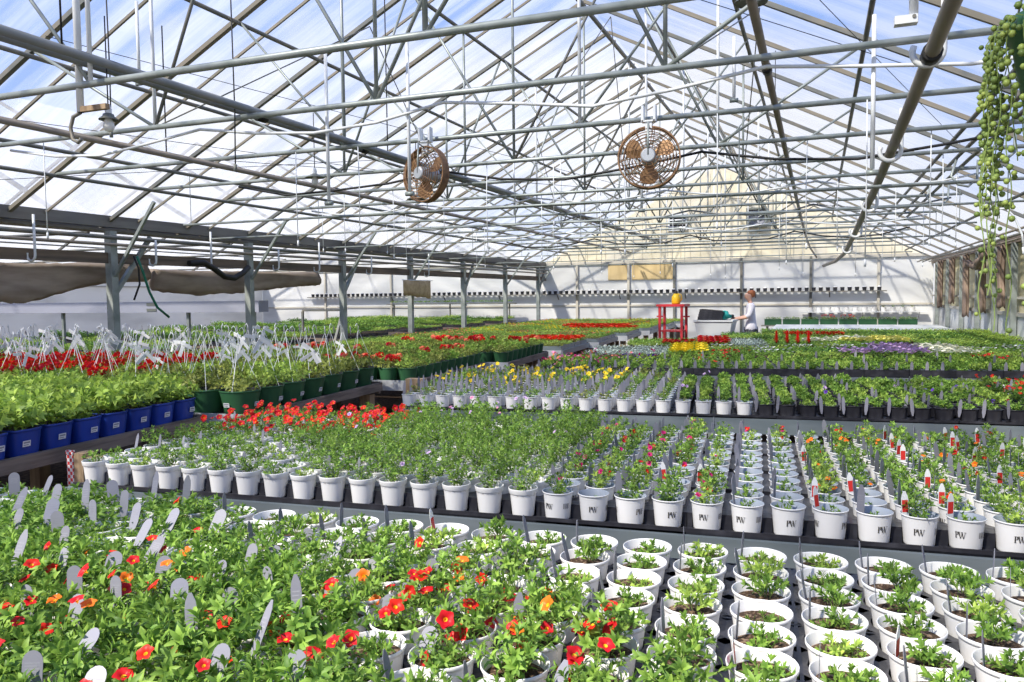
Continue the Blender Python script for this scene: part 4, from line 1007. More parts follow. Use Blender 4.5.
# ------------------------------------------------------------------ circulation fans and lamps
def fan(label, p, yaw, tilt, top):
    t = thing('circulation_fan', label, 'fan', p, 0)
    rm = Euler((tilt, 0, yaw)).to_matrix().to_4x4()
    RR = .225
    def cage(y0, y1, rings):
        b = MB()
        for rr, yy in rings:
            pts = [rm @ Vector((rr * math.cos(a), yy, rr * math.sin(a))) for a in [2 * PI * k / 40 for k in range(41)]]
            b.tube(pts, .0032, 4, 0, False)
        for k in range(10):
            a = 2 * PI * k / 10 + .15
            b.tube([rm @ Vector((rr * math.cos(a), yy, rr * math.sin(a))) for rr, yy in ((.05, y1), (.13, y1 + (.01 if y1 > 0 else -.01) * 0), (.20, y1 * .8), (RR, y0))], .0028, 4)
        return b
    for s_ in (-1, 1):
        cage(.03 * s_, .085 * s_, [(RR * k, s_ * (.085 if k < .75 else .068)) for k in (.25, .36, .47, .58, .69, .80, .90)]).build('wire_cage', M['rust'], t)
    b = MB(); n = 40
    for rr in (RR, RR - .012):
        pass
    hp = []
    for k in range(n):
        a = 2 * PI * k / n
        for rr, yy in ((RR + .008, -.035), (RR + .008, .035), (RR - .003, .035), (RR - .003, -.035)): hp.append(rm @ Vector((rr * math.cos(a), yy, rr * math.sin(a))))
    b.add(hp, [(k * 4 + j, ((k + 1) % n) * 4 + j, ((k + 1) % n) * 4 + (j + 1) % 4, k * 4 + (j + 1) % 4) for k in range(n) for j in range(4)], 0, False).build('rim_band', M['rust'], t)
    for k in range(3):
        b = MB(); a0 = 2 * PI * k / 3 + .55; vs = []
        outl = [(.03, -.25), (.08, -.42), (.14, -.50), (.185, -.40), (.20, -.12), (.195, .18), (.165, .40), (.11, .42), (.06, .35), (.03, .25)]
        for s_ in (-.002, .002):
            for r, a in outl: vs.append(rm @ Vector((r * math.cos(a0 + a), a * .055 + s_, r * math.sin(a0 + a))))
        m_ = len(outl)
        b.add(vs, [list(range(m_)), list(range(2 * m_ - 1, m_ - 1, -1))] + [(i, i + m_, (i + 1) % m_ + m_, (i + 1) % m_) for i in range(m_)], 0).build('blade', M['blade'], t)
    MB().tube([rm @ Vector((0, -.10, 0)), rm @ Vector((0, -.085, 0)), rm @ Vector((0, .12, 0)), rm @ Vector((0, .14, 0))], [.045, .058, .058, .04], 16).build('motor', M['motor'], t)
    b = MB().tube([rm @ Vector((0, -.095, 0)), rm @ Vector((0, -.095, RR + .02)), Vector((0, 0, top - .06))], .008, 6)
    b.build('hanging_arm', M['steel'], t)
    MB().box((0, 0, top + .0), (.10, .06, .012)).box((-.045, 0, top + .055), (.018, .06, .12)).box((.045, 0, top + .055), (.018, .06, .12)).box((0, 0, top - .05), (.05, .04, .09)).build('clamp_bracket', M['white_pipe'], t)
    return t
fan('rusty caged circulation fan facing the camera, hanging near the ridge', (-1.19, 5.93, 2.665), .12, -.08, .27)
fan('rusty caged circulation fan turned aside, behind the thick double pipe', (-3.06, 5.93, 2.665), -.32, -.05, .27)
def lamp(label, p, r, cord, bulb=True):
    t = thing('reflector_lamp', label, 'lamp', p, 0)
    MB().lathe([(.02, .035), (.03, .03), (r * .6, .018), (r, .0), (r, -.004), (r * .6, .012), (.028, .024)], 24).build('shade', M['lamp_dark'], t)
    if bulb: MB().lathe([(.0, -.075), (.022, -.068), (.033, -.045), (.028, -.015), (.015, .01), (.013, .03)], 14).build('bulb', M['bulb'], t)
    MB().lathe([(.018, .025), (.02, .06), (.012, .085), (0.002, .09)], 12).build('socket', M['white_pipe'], t)
    MB().tube([(0, 0, .085), (0, 0, cord)], .004, 5).build('cord', M['black_rubber'], t)
lamp('dark saucer lamp high beside the brown pipes, larger one', (-.42, 5.35, 3.50), .105, .55, False)
lamp('dark saucer lamp high beside the brown pipes, smaller one beyond', (-.42, 8.4, 3.50), .105, .55, False)
lamp('saucer lamp with pale bulb hung between the two pipes at the left', (-4.42, 6.3, 2.78), .09, .6)
lamp('dark saucer lamp below the turned-aside fan', (-3.35, 6.3, 2.52), .085, .5, False)
lamp('saucer lamp with pale bulb beside the white hanger tube, upper left', (-3.93, 3.55, 2.72), .055, .6)
for k, (x, y, z0, z1) in enumerate(((-4.63, 4.2, 2.82, 4.35), (-3.9, 4.6, 2.59, 4.70))):
    t = thing('pull_wire', ['dark cord hanging from the roof next to the white hanger tube with the hook', 'long dark cord with a little weight, hanging through the thick double pipe'][k], 'cord', (x, y, z0))
    MB().tube([(0, 0, 0), (.01, 0, .4), (0, 0, z1 - z0)], .005, 5).build('cord', M['black_rubber'], t); MB().tube([(0, 0, -.03), (0, 0, .02)], .012, 8).build('weight', M['lamp_dark'], t)

# ------------------------------------------------------------------ end wall fittings
t = thing('wall_vent', 'white louvred vent high on the cream gable', 'vent', (-3.95, YB - .03, 3.79))
MB().box((0, .02, 0), (.52, .03, .46)).build('backing', M['logo'], t)
b = MB()
for k in range(4): b.box((0, -.02, -.165 + k * .11), (.46, .05, .035), 0, Euler((-.3, 0, 0)))
b.build('louvre', M['white_pipe'], t)
MB().box((0, -.0, .23), (.56, .07, .05)).box((0, 0, -.23), (.56, .07, .05)).box((-.26, 0, 0), (.05, .07, .42)).box((.26, 0, 0), (.05, .07, .42)).build('frame', M['white_pipe'], t)
t = thing('wall_vent', 'dark square exhaust fan housing high on the cream gable', 'vent', (-1.68, YB - .06, 3.81))
MB().box((0, -.05, .25), (.56, .22, .05)).box((0, -.05, -.25), (.56, .22, .05)).box((-.255, -.05, 0), (.05, .22, .45)).box((.255, -.05, 0), (.05, .22, .45)).build('frame', M['lamp_dark'], t)
MB().box((0, .045, 0), (.46, .02, .46)).build('backing', M['duct'], t)
b = MB()
for k in range(4):
    a = k * PI / 2 + .4; b.bar((.03 * math.cos(a), -.02, .03 * math.sin(a)), (.19 * math.cos(a), -.02, .19 * math.sin(a)), .012, .10, 0, (0, 1, 0))
b.build('blade', M['white_pipe'], t)
t = thing('wall_shelf', 'long narrow shelf of little pots along the white end wall', 'shelf', (0, YB - .14, 1.66))
MB().box((-7.7, 0, 0), (18.9, .16, .03)).build('board', M['steel_dark'], t)
for x in range(-16, 2, 2): MB().bar((x + .3, .07, -.16), (x + .3, -.07, -.015), .03, .02).build('bracket', M['steel_dark'], t)
pot_sh = pot_mesh('pot', .062, .10, [M['black'], M['black']], 10, .006, .8)
dome = MB().lathe([(.05, .075), (.058, .105), (.03, .12), (.0, .125)], 8).mesh('pale_top', [M['tag_white']])
for k in range(100):
    x = -16.95 + k * .187
    if not inview((x, YB, 1.7), 5): continue
    t = thing('shelf_pot', f'little dark pot on the end wall shelf, {nth(k+1)} along from its far end', 'pot', (x, YB - .14, 1.676), 0, 'little pots on the end wall shelf')
    obj('pot', pot_sh, t)
    if k % 2: obj('pale_top', dome, t)
# a shorter shelf and low row in the neighbouring bay
t = thing('wall_shelf', 'dark shelf with greenery on the end wall of the neighbouring bay', 'shelf', (-11.3, YB - .55, 1.40))
MB().box((0, 0, 0), (4.6, .3, .03)).build('board', M['steel_dark'], t)
for x in (-2.1, 0, 2.1): MB().box((x, 0, -.7), (.04, .04, 1.37)).build('leg', M['steel_dark'], t)
fo = mass('greenery', 4.4, .26, .10, 500, .07, .035, M['leaf'], 5, .02); o = obj('greenery', fo, t, (-2.2, -.13, .0)); o['kind'] = 'stuff'
# low white planters row against the end wall
BW = MB()
t = thing('plant_bench', 'low bench of green planters against the white end wall', 'bench', (-1.4, 22.6, 0))
MB().box((1.9, .2, .74), (3.9, .45, .03)).build('bench_top', M['steel_dark'], t)
for x in (.1, 1.9, 3.7): MB().box((x, .2, .365), (.05, .3, .72)).build('leg', M['steel_dark'], t)
gp = MB().box((0, 0, .005), (.42, .2, .01)).box((0, -.1, .08), (.44, .01, .16)).box((0, .1, .08), (.44, .01, .16)).box((-.215, 0, .08), (.01, .2, .16)).box((.215, 0, .08), (.01, .2, .16)).box((0, 0, .13), (.42, .19, .01), 1).box((0, -.108, .15), (.45, .012, .02)).mesh('planter', [M['pot_green'], M['soil']])
pf = [mass('foliage', .4, .18, .10, 90, .06, .03, M['leaf'], 9 + k, .13) for k in range(2)]
pb = massfl(.4, .18, .27, 30, .022, FL['scarlet'], 3)
for k in range(8):
    t = thing('window_planter', f'green trough planter{" with red flowers" if k in (3, 4) else " of greenery"} at the end wall, {nth(k+1)} from the worker', 'planter', (-1.15 + k * .475, 22.8, .756), 0, 'green planters at the end wall')
    obj('planter', gp, t); obj('foliage', pf[k % 2], t, (-.2, -.09, 0))
    if k in (3, 4): o = obj('blossoms', pb, t, (-.2, -.09, 0)); o['kind'] = 'stuff'
pot_wh = pot_mesh('pot', .075, .12, [M['pot_white'], M['black']], 10)
for k in range(12):
    t = thing('white_pot', f'white pot in a row low on the end wall, {nth(k+1)} counted toward the side wall', 'pot', (-.2 + k * .235, YB - .14, 1.095), 0, 'white pots low on the end wall')
    obj('pot', pot_wh, t)
    if k > 7: obj('greens', b2w[k % 3], t, (0, 0, .02))
t = thing('wall_shelf', 'low narrow ledge of white pots on the end wall beside the side wall', 'shelf', (1.15, YB - .14, 1.08))
MB().box((0, 0, 0), (3.2, .16, .025)).build('board', M['white_pipe'], t)
for x in (-1.4, 0, 1.4): MB().bar((x, .07, -.16), (x, -.06, -.012), .03, .02).build('bracket', M['white_pipe'], t)

# ------------------------------------------------------------------ right side wall fittings
for k, y in enumerate((14.3, 15.7, 17.3, 19.1, 21.0, 22.8)):
    t = thing('steel_post', f'grey post along the cream side wall, {nth(k+1)} going away', 'post', (XR - .06, y, 0), 0, 'posts along the side wall')
    MB().box((0, 0, 1.19), (.08, .08, 2.38)).build('shaft', M['steel'], t); MB().box((0, 0, .01), (.14, .12, .02)).build('base_plate', M['steel'], t)
q = random.Random(91)
for k, y in enumerate((14.9, 16.5, 18.2, 20.0, 21.8)):
    b = MB(); n = 14; kk = 26; vs = []
    for i in range(n):
        u = i / (n - 1); w_ = .16 - .07 * math.sin(PI * min(1, u * 1.3)) + .02 * math.sin(u * 7 + k); z_ = 2.36 - u * (1.0 + .12 * (k % 3))
        for j in range(kk):
            a = 2 * PI * j / kk; f_ = 1 + .16 * math.cos(6 * a + .6 * math.sin(u * 5)); vs.append((XR - .12 + .055 * f_ * math.cos(a), y + w_ * f_ * math.sin(a) + .03 * math.sin(u * 4 + k), z_ + .02 * math.sin(3 * a)))
    b.add(vs, [(i * kk + j, (i + 1) * kk + j, (i + 1) * kk + (j + 1) % kk, i * kk + (j + 1) % kk) for i in range(n - 1) for j in range(kk)] + [list(range(kk)), [(n - 1) * kk + j for j in range(kk)][::-1]], 0, True)
    tag(b.build('bunched_curtain', M['curtain']), f'bunched brown curtain hanging at the side wall, {nth(k+1)} going away', 'curtain', 'bunched curtains at the side wall')
b = MB(); pts = []
for i in range(16):
    u = i / 15; pts.append((XR - .26 - .04 * math.sin(u * 6), 15.2 + u * 1.9, 2.28 - .25 * math.sin(u * 2.4) * (1 - .3 * u)))
b.tube(pts, [.06 + .02 * math.sin(i * 1.7) for i in range(16)], 10)
tag(b.build('rolled_cloth', M['curtain']), 'thick roll of brown cloth slung high along the side wall', 'cloth roll')
for k in range(5):
    x = XR - .10 - .07 * k
    tag(MB().tube([(x, 11.0, 2.42 + .05 * (k % 3)), (x - .02, 17, 2.40 + .05 * (k % 3)), (x - .06, 23.6, 2.42 + .04 * (k % 2))], .016, 6).build('curtain_rod', M['steel_dark' if k % 2 else 'pipe_brown']), f'rod along the top of the side wall, {nth(k+1)} from the wall', 'rod', 'rods along the top of the side wall')
tag(MB().tube([(2.0, 11.0, 2.62), (2.08, 11.0, 2.62), (2.17, 10.98, 2.52), (2.25, 10.96, 2.30), (2.27, 10.96, 2.14)], .012, 8).tube([(2.27, 10.96, 2.15), (2.275, 10.96, 2.06)], .02, 8).tube([(2.0, 11.0, 2.62), (1.85, 11.1, 2.95)], .012, 6).build('hanging_drip_hose', M['white_pipe']), 'bent white hose end hanging in the air before the side wall', 'hose')

# ------------------------------------------------------------------ below the gutter
def clothroll(label, y0, y1, z, r, dips, seed, x=-8.42):
    q = random.Random(seed); b = MB(); n = 40; k = 12; vs = []
    for i in range(n + 1):
        u = i / n; y = y0 + (y1 - y0) * u; d = sum(a * math.exp(-((u - c) / w) ** 2) for c, w, a in dips)
        for j in range(k):
            a = 2 * PI * j / k; fold = 1 + .16 * math.sin(3 * a + u * 9) + q.uniform(-.05, .05)
            zz = math.sin(a) * r * fold; zz = zz if zz > 0 else zz * (1 + d * 2.2)
            vs.append((x + math.cos(a) * r * .7 * fold, y, z - d * .10 + zz))
    fs = [(i * k + j, i * k + (j + 1) % k, (i + 1) * k + (j + 1) % k, (i + 1) * k + j) for i in range(n) for j in range(k)] + [list(range(k))[::-1], [n * k + j for j in range(k)]]
    b.add(vs, fs, 0, True); return tag(b.build('hanging_shade_cloth', M['cloth']), label, 'shade cloth')
clothroll('sagging roll of brown shade cloth under the gutter, at the left edge', 4.2, 8.1, 2.01, .13, ((.50, .2, .62), (.15, .2, .4)), 1)
clothroll('thinner roll of brown shade cloth under the gutter beyond the first post', 8.2, 12.0, 1.98, .12, ((.3, .3, .45),), 2)
b = MB().tube([(-8.0, 8.45, 2.14), (-7.98, 8.7, 2.16), (-7.98, 8.9, 2.08), (-7.97, 9.1, 1.97), (-7.97, 9.3, 1.95), (-7.98, 9.5, 2.03), (-8.0, 9.65, 2.12)], .042, 10)
tag(b.build('hanging_tube', M['black_rubber']), 'fat black tube sagging below the gutter board', 'tube')
tag(MB().tube([(-7.98, 7.55, 2.2), (-7.96, 7.62, 2.0), (-7.95, 7.70, 1.75), (-7.95, 7.82, 1.55), (-7.94, 8.0, 1.42)], .016, 8).build('green_hose', M['hose']), 'green hose hanging beside the first steel post', 'hose')
tag(MB().tube([(-8.0, 7.52, 2.2), (-7.97, 7.56, 2.05), (-7.98, 7.58, 1.85), (-8.0, 7.5, 1.65)], .012, 8).build('black_cable', M['black_rubber']), 'black cable hanging beside the first steel post', 'cable')
t = thing('burlap_cloth', 'small tan burlap cloth hung below the gutter', 'cloth', (-7.95, 14.3, 2.04))
vs = []; 
for s_ in (0, .012):
    for i in range(9):
        for j in range(4): vs.append((s_ + .02 * math.sin(i * 1.3), i * .155, -.05 - j * .1 - .03 * (i / 8) * j + .012 * math.sin(i * 2 + j)))
fs = [(i * 4 + j, (i + 1) * 4 + j, (i + 1) * 4 + j + 1, i * 4 + j + 1) for i in range(8) for j in range(3)]
MB().add(vs, fs + [tuple(36 + a for a in f[::-1]) for f in fs] + [(i * 4, 36 + i * 4, 36 + i * 4 + 4, i * 4 + 4) for i in range(8)] + [(i * 4 + 3, i * 4 + 7, 36 + i * 4 + 7, 36 + i * 4 + 3) for i in range(8)], 0, True).build('cloth', M['burlap'], t)
MB().tube([(.006, -.05, -.045), (.006, 1.3, -.045)], .01, 6).build('cord', M['white_pipe'], t)
# pale panel duct in the neighbouring bay
t = thing('panel_duct', 'long pale grey duct across the neighbouring bay behind the posts', 'duct', (0, 10.72, 1.52))
MB().box((-12.4, 0, 0), (7.6, .25, .19)).build('casing', M['duct'], t)
MB().box((-10.9, -.13, .05), (.22, .01, .05)).box((-10.9, -.13, -.05), (.22, .01, .05)).build('vent_slot', M['lamp_dark'], t)
for x in (-15.8, -13.2, -10.2, -8.8): MB().box((x, 0, -.81), (.05, .05, 1.42)).build('leg', M['steel'], t)
t = thing('support_frame', 'dark bent support frame at the end of the pale duct', 'frame', (-8.75, 12.6, 0))
MB().bar((0, .0, 0), (.0, .75, 1.5), .05, .05).build('strut', M['steel_dark'], t)
MB().bar((-.9, .62, 1.40), (.0, .62, 1.40), .04, .04).build('crossbar', M['steel_dark'], t)
MB().bar((-.9, .62, 0), (-.9, .62, 1.38), .04, .04).build('leg', M['steel_dark'], t)

# timber posts at the aisle bench ends
t = thing('timber_block', 'two short timber posts side by side between the second bench and the blue pots', 'post', (-3.70, 3.13, 0))
MB().box((-.045, 0, .41), (.075, .08, .82)).build('post', M['wood_post'], t); MB().box((.042, .01, .40), (.075, .08, .80)).build('post', M['wood_post'], t)
tag(MB().box((0, 0, .0), (.045, .01, .24)).box((0, 0, .125), (.05, .016, .02), 0).build('hanging_ribbon', M['check_red'], None, (-3.80, 3.09, .70)), 'red-and-white checked ribbon tied below the blue pots', 'ribbon')
tag(MB().box((0, 0, .45), (.17, .10, .90)).box((0, -.055, .45), (.10, .012, .78)).build('timber_block', M['wood_post'], None, (-3.43, 6.38, 0), math.radians(4)), 'squat timber post at the corner of the hanging basket bench', 'post')

# ------------------------------------------------------------------ red rack, tub, jug
t = thing('red_rack', 'red metal trolley rack in the aisle near the end wall', 'rack', (-2.66, 15.6, 0), -.12)
for x in (-.22, .22):
    for y in (-.16, .16): MB().box((x, y, .78), (.045, .045, 1.32)).build('upright', M['red_paint'], t)
for z in (1.42,): MB().box((0, 0, z), (.56, .40, .045)).build('top_tray', M['red_paint'], t)
for z in (.55, .92): MB().box((0, 0, z), (.42, .34, .03)).build('shelf', M['red_paint'], t)
for x in (-.27, .27): MB().box((x, 0, 1.20), (.12, .03, .03)).build('side_bar', M['red_paint'], t)
for x in (-.22, .22):
    for y in (-.16, .16): MB().tube([(x - .015, y, .06), (x + .015, y, .06)], .06, 12).build('caster', M['black_rubber'], t)
t = thing('yellow_jug', 'small yellow jug with a dark cap on top of the red rack', 'jug', (-2.60, 15.58, 1.444))
MB().lathe([(0, 0), (.075, 0), (.085, .02), (.085, .14), (.05, .19), (.03, .21)], 16).build('body', M['yellow'], t)
MB().lathe([(.036, .205), (.036, .26), (0, .262)], 12).build('cap', M['black_rubber'], t)
MB().tube([(.03, 0, .20), (.10, 0, .18), (.115, 0, .10), (.085, 0, .05)], .011, 8).build('handle', M['yellow'], t)
t = thing('tub_cart', 'pale grey tub on a wheeled cart beside the red rack', 'tub', (-1.86, 15.75, 0), -.1)
b = MB(); w0, w1, d0, d1, h0, h1 = .30, .36, .20, .25, .80, 1.13
rings = [(w0, d0, h0), (w1, d1, h1 - .03), (w1 + .02, d1 + .02, h1 - .03), (w1 + .02, d1 + .02, h1), (w1 - .01, d1 - .01, h1), (w0 - .01, d0 - .01, h0 + .02)]
vs = [(sx * w, sy * d, z) for w, d, z in rings for sx, sy in ((-1, -1), (1, -1), (1, 1), (-1, 1))]
b.add(vs, [(i * 4 + j, i * 4 + (j + 1) % 4, i * 4 + 4 + (j + 1) % 4, i * 4 + 4 + j) for i in range(5) for j in range(4)] + [(3, 2, 1, 0), (20, 21, 22, 23)], 0).build('tub', M['bin'], t)
MB().box((0, 0, .785), (.74, .5, .03)).box((0, 0, .3), (.74, .5, .03)).build('deck', M['steel'], t)
for x in (-.34, .34):
    for y in (-.22, .22):
        MB().box((x, y, .44), (.035, .035, .66)).build('leg', M['steel'], t); MB().tube([(x - .015, y, .055), (x + .015, y, .055)], .055, 12).build('caster', M['black_rubber'], t)
fl_ = flat_mesh(.46, .30, .06)
for k in range(4):
    o = obj('empty_tray', fl_, None, (-2.19 + .012 * k, 15.62, 1.137 + .048 * k), sc_=1, rot=(0, .09, -.1))
    tag(o, f'black empty tray in the tilted stack on the grey tub, {nth(k+1)} from the bottom', 'tray', 'stacked empty trays on the tub')
b = MB(); q = random.Random(4); n = 12; vs = []
for i in range(7):
    th = PI * i / 6
    for j in range(n):
        a = 2 * PI * j / n; r = math.sin(th) * (1 + .25 * math.sin(3 * a + i) + q.uniform(-.28, .28)); vs.append((.11 * r * math.cos(a), .10 * r * math.sin(a), .085 - .085 * math.cos(th) * (1 + .1 * math.sin(a * 2))))
b.add(vs, [(i * n + j, i * n + (j + 1) % n, (i + 1) * n + (j + 1) % n, (i + 1) * n + j) for i in range(6) for j in range(n)], 0, True)
tag(b.build('plastic_bag', M['teal'], None, (-1.69, 15.72, 1.135)), 'crumpled teal plastic bag on the grey tub', 'bag')

# ------------------------------------------------------------------ the worker
def skin(name, pts, edges, m, parent, sub=2, root=0, loc=(0, 0, 0)):
    me = bpy.data.meshes.new(name); me.from_pydata([p[0] for p in pts], edges, []); o = bpy.data.objects.new(name, me); COL.objects.link(o)
    md = o.modifiers.new('skin', 'SKIN'); md.use_smooth_shade = True
    sv = me.skin_vertices[0].data
    for i, p in enumerate(pts):
        r = p[1]; sv[i].radius = r if isinstance(r, tuple) else (r, r); sv[i].use_root = (i == root)
    if sub: ss = o.modifiers.new('sub', 'SUBSURF'); ss.levels = ss.render_levels = sub
    me.materials.append(m); o.parent = parent; o.location = loc; return o
pw = thing('person', 'person in a pale checked shirt holding a black tray, auburn hair tied up', 'person', (-1.33, 17.55, 0), PI / 2 + .15)
# local frame: the person faces +y; x is to their right
P = [((0, 0, .93), (.15, .105)), ((0, .005, 1.08), (.125, .09)), ((0, .01, 1.26), (.15, .10)), ((0, .01, 1.36), (.13, .085)), ((0, .018, 1.43), (.046, .046)), ((0, .03, 1.48), (.042, .044)),
     ((0, .055, 1.535), (.062, .075)), ((0, .055, 1.60), (.07, .088)), ((0, .05, 1.655), (.055, .068)),
     ((.09, 0, .88), .085), ((.10, .02, .50), .058), ((.10, -.01, .10), .04), ((.105, .11, .035), (.04, .03)),
     ((-.09, 0, .88), .085), ((-.10, .02, .50), .058), ((-.10, -.01, .10), .04), ((-.105, .11, .035), (.04, .03)),
     ((.165, .01, 1.37), .058), ((.21, .06, 1.14), .042), ((.155, .26, 1.10), .034), ((.125, .34, 1.10), (.03, .02)),
     ((-.165, .01, 1.37), .058), ((-.21, .06, 1.14), .042), ((-.155, .26, 1.10), .034), ((-.125, .34, 1.10), (.03, .02)),
     ((0, .140, 1.575), (.012, .012)), ((.072, .045, 1.585), (.012, .018)), ((-.072, .045, 1.585), (.012, .018))]
Ed = [(0, 1), (1, 2), (2, 3), (3, 4), (4, 5), (5, 6), (6, 7), (7, 8), (0, 9), (9, 10), (10, 11), (11, 12), (0, 13), (13, 14), (14, 15), (15, 16), (3, 17), (17, 18), (18, 19), (19, 20), (3, 21), (21, 22), (22, 23), (23, 24), (7, 25), (7, 26), (7, 27)]
for s_, hnd in ((1, 20), (-1, 24)):
    for k in range(4):
        i = len(P); L_ = (.062, .07, .066, .052)[k]
        x0 = s_ * (.150 - .018 * k)
        P += [((x0, .375, 1.098), .0095), ((x0 - s_ * .004, .375 + L_ * .55, 1.088), .0085), ((x0 - s_ * .006, .372 + L_ * .75, 1.070), .007)]
        Ed += [(hnd, i), (i, i + 1), (i + 1, i + 2)]
    i = len(P); P += [((s_ * .10, .345, 1.118), .011), ((s_ * .085, .385, 1.128), .0085)]; Ed += [(hnd, i), (i, i + 1)]
skin('body', P, Ed, M['skin'], pw)
S = [((0, 0, .77), (.205, .155)), ((0, .005, 1.08), (.145, .108)), ((0, .01, 1.26), (.168, .118)), ((0, .01, 1.37), (.145, .10)), ((0, .018, 1.425), (.07, .07)), ((.175, .01, 1.37), .072), ((.215, .05, 1.18), .060), ((.20, .12, 1.12), .052), ((-.175, .01, 1.37), .072), ((-.215, .05, 1.18), .060), ((-.20, .12, 1.12), .052)]
skin('shirt', S, [(0, 1), (1, 2), (2, 3), (3, 4), (3, 5), (5, 6), (6, 7), (3, 8), (8, 9), (9, 10)], M['shirt'], pw)
T = [((0, 0, .96), (.150, .110)), ((.085, 0, .84), .092), ((.10, .02, .50), .075), ((.10, -.01, .09), .058), ((-.085, 0, .84), .092), ((-.10, .02, .50), .075), ((-.10, -.01, .09), .058)]
skin('trousers', T, [(0, 1), (1, 2), (2, 3), (0, 4), (4, 5), (5, 6)], M['trousers'], pw)
for s_ in (1, -1): skin('shoe', [((s_ * .10, -.03, .05), (.05, .05)), ((s_ * .104, .08, .04), (.048, .036)), ((s_ * .106, .15, .034), (.04, .028))], [(0, 1), (1, 2)], M['shoe'], pw)
skin('hair', [((0, .035, 1.668), (.090, .10)), ((0, -.02, 1.61), (.085, .075)), ((0, -.03, 1.54), (.062, .05)), ((0, -.095, 1.66), (.055, .05)), ((0, .085, 1.685), (.06, .035))], [(0, 1), (1, 2), (0, 3), (0, 4)], M['hair'], pw)
for s_ in (1, -1): MB().lathe([(0, -.009), (.007, -.006), (.009, 0), (.007, .006), (0, .009)], 8).build('eye', M['black_rubber'], pw, (s_ * .026, .131, 1.602))
MB().box((0, .136, 1.545), (.036, .008, .007)).build('mouth', M['red_paint'], pw)
b = MB().box((0, 0, .004), (.34, .22, .008)).box((0, .108, .035), (.34, .006, .07)).box((0, -.108, .035), (.34, .006, .07)).box((.168, 0, .035), (.006, .22, .07)).box((-.168, 0, .035), (.006, .22, .07))
hp = Matrix.Translation((-1.33, 17.55, 0)) @ Matrix.Rotation(PI / 2 + .15, 4, 'Z') @ Vector((0, .475, 1.112))
tag(b.build('held_tray', M['black'], None, hp, PI / 2 + .15), 'black tray held out in the hands of the person at the far end', 'tray')

# ------------------------------------------------------------------ trailing basket at the upper right
HB = Vector((.395, 1.50, 2.02))
t = thing('trailing_basket', 'green hanging pot with long trailing strings of pearl leaves, upper right corner', 'hanging basket', HB)
pot_h = MB().lathe([(0, -.12), (.075, -.12), (.082, -.112), (.108, .03), (.114, .032), (.118, .06), (.112, .062), (.104, .03), (.095, .0)], 32)
pot_h.build('pot', M['pot_green'], t)
soil_mesh('soil', .100, .02, 16); obj('soil', bpy.data.meshes['soil.%03d' % 0] if 'soil.%03d' % 0 in bpy.data.meshes else soil_mesh('soil', .100, .02, 16), t)
for a in (.5, 2.6, 4.7): MB().tube([(.112 * math.cos(a), .112 * math.sin(a), .05), (.02 * math.cos(a), .02 * math.sin(a), .5), (0, 0, .62)], .002, 5).build('wire_hanger', M['steel'], t)
MB().tube([(0, 0, .6), (0, 0, 1.2)], .003, 5).build('wire_hook', M['steel'], t)
q = random.Random(15)
def bead(b, p, r):
    vs = [(p.x, p.y, p.z + r)]; n = 6
    for k in (1, 2, 3):
        th = PI * k / 4
        for j in range(n): a = 2 * PI * j / n + k * .5; vs.append((p.x + r * math.sin(th) * math.cos(a), p.y + r * math.sin(th) * math.sin(a), p.z + r * math.cos(th)))
    vs.append((p.x, p.y, p.z - r))
    fs = [(0, 1 + j, 1 + (j + 1) % n) for j in range(n)] + [(1 + k * n + j, 1 + (k + 1) * n + j, 1 + (k + 1) * n + (j + 1) % n, 1 + k * n + (j + 1) % n) for k in (0, 1) for j in range(n)] + [(1 + 2 * n + j, 1 + 3 * n, 1 + 2 * n + (j + 1) % n) for j in range(n)]
    b.add(vs, fs, 0, True)
for s_ in range(26):
    a = PI + (s_ - 12) * .17 + q.uniform(-.06, .06) if s_ < 24 else q.uniform(0, 6.28)
    L_ = q.choice((.16, .22, .30, .42, .48, .50)) * q.uniform(.9, 1.05)
    if 7 <= s_ <= 15: L_ = max(L_, .30)
    b = MB(); p0 = Vector((.09 * math.cos(a), .09 * math.sin(a), .05)); e = Vector((.128 * math.cos(a), .128 * math.sin(a), .055))
    pts = [p0, e]; n = int(L_ / .02); dx = q.uniform(-.012, .012); dy = q.uniform(-.01, .01)
    for i in range(1, n + 1):
        u = i / n; pts.append(e + Vector((.012 * math.cos(a) + dx * u + .004 * math.sin(i * .9 + s_), .012 * math.sin(a) + dy * u, -L_ * u)))
    b.tube(pts, .0011, 3, 1, False)
    for i in range(len(pts) - 1):
        u = i / len(pts)
        for _ in range(2 if u < .6 else q.choice((0, 1, 1))):
            an = q.uniform(0, 6.28); w = q.random(); pp = pts[i].lerp(pts[i + 1], w); bead(b, pp + Vector((.007 * math.cos(an), .007 * math.sin(an), 0)), q.uniform(.0042, .0062) * (1.05 - .25 * u))
    b.build('trailing_strand', [M['pearl'], M['stem']], t)
b = MB()
for i in range(150):
    a = q.uniform(0, 6.28); r = .12 * math.sqrt(q.random()); bead(b, Vector((r * math.cos(a), r * math.sin(a), .055 + q.uniform(0, .025))), q.uniform(.0055, .008))
b.build('pearl_crown', [M['pearl'], M['stem']], t)

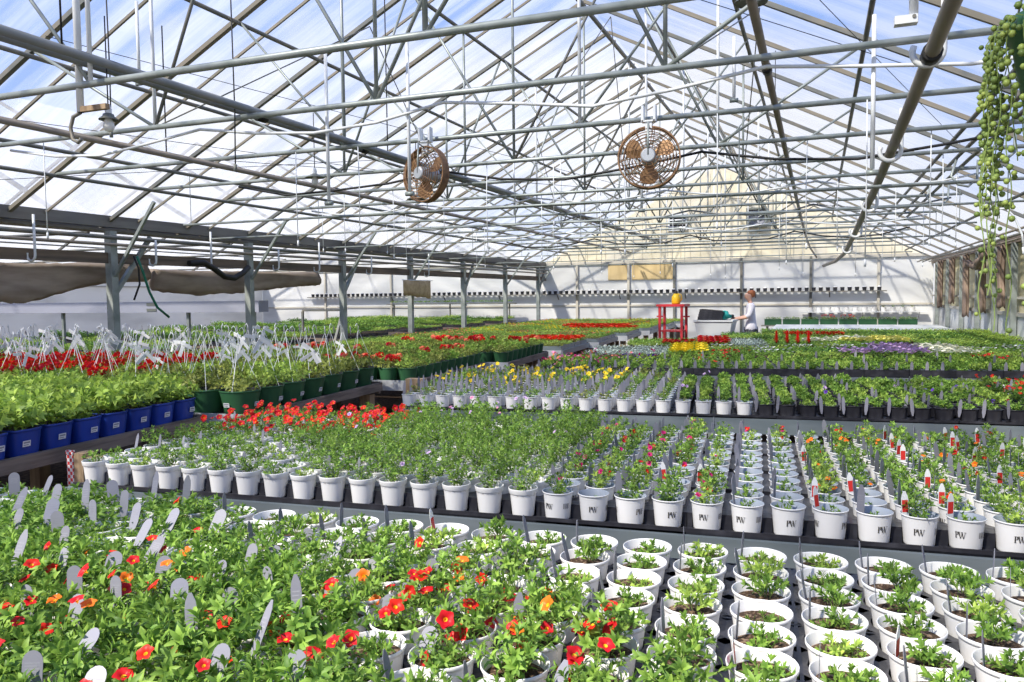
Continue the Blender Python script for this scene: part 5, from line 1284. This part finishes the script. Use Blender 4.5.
# ------------------------------------------------------------------ sky, sun, film
w = bpy.data.worlds.new('sky'); sc.world = w; w.use_nodes = True; N = w.node_tree.nodes; L = w.node_tree.links
bg = N['Background']; tc = N.new('ShaderNodeTexCoord'); sx = N.new('ShaderNodeSeparateXYZ'); L.new(tc.outputs['Generated'], sx.inputs['Vector'])
gr = N.new('ShaderNodeMix'); gr.data_type = 'RGBA'; gr.inputs[6].default_value = (.35, .55, 1.0, 1); gr.inputs[7].default_value = (.12, .32, 1.0, 1)
L.new(sx.outputs['Z'], gr.inputs['Factor'])
mp = N.new('ShaderNodeMapping'); mp.inputs['Scale'].default_value = (1.5, 1.5, 3.0); mp.inputs['Location'].default_value = (.3, .9, .4); L.new(tc.outputs['Generated'], mp.inputs['Vector'])
nz = N.new('ShaderNodeTexNoise'); nz.inputs['Scale'].default_value = 1.3; nz.inputs['Detail'].default_value = 6; nz.inputs['Roughness'].default_value = .55; L.new(mp.outputs['Vector'], nz.inputs['Vector'])
mr = N.new('ShaderNodeMapRange'); mr.inputs['From Min'].default_value = .22; mr.inputs['From Max'].default_value = .40; ad = N.new('ShaderNodeMath'); ad.operation = 'MULTIPLY_ADD'; L.new(sx.outputs['Z'], ad.inputs[0]); ad.inputs[1].default_value = -.9
L.new(nz.outputs['Fac'], ad.inputs[2]); L.new(ad.outputs[0], mr.inputs['Value'])
mx = N.new('ShaderNodeMix'); mx.data_type = 'RGBA'; L.new(mr.outputs['Result'], mx.inputs['Factor']); L.new(gr.outputs[2], mx.inputs[6]); mx.inputs[7].default_value = (.95, .96, 1, 1)
L.new(mx.outputs[2], bg.inputs['Color']); bg.inputs['Strength'].default_value = .66
sd = bpy.data.lights.new('sun', 'SUN'); so = bpy.data.objects.new('sun', sd); COL.objects.link(so); sd.energy = 5.5; sd.angle = math.radians(2.5); sd.color = (1, .93, .82)
so.rotation_euler = Vector((-.45, -.85, 1.0)).to_track_quat('Z', 'Y').to_euler(); so.location = (-6, -6, 12)

sc.view_settings.view_transform = 'Standard'; sc.view_settings.look = 'None'; sc.view_settings.gamma = 1; sc.view_settings.use_curve_mapping = False
sc.view_settings.exposure = .5
sc.cycles.use_denoising = True
sc.cycles.max_bounces = 10; sc.cycles.diffuse_bounces = 5; sc.cycles.transparent_max_bounces = 16
sc.cycles.sample_clamp_indirect = 6
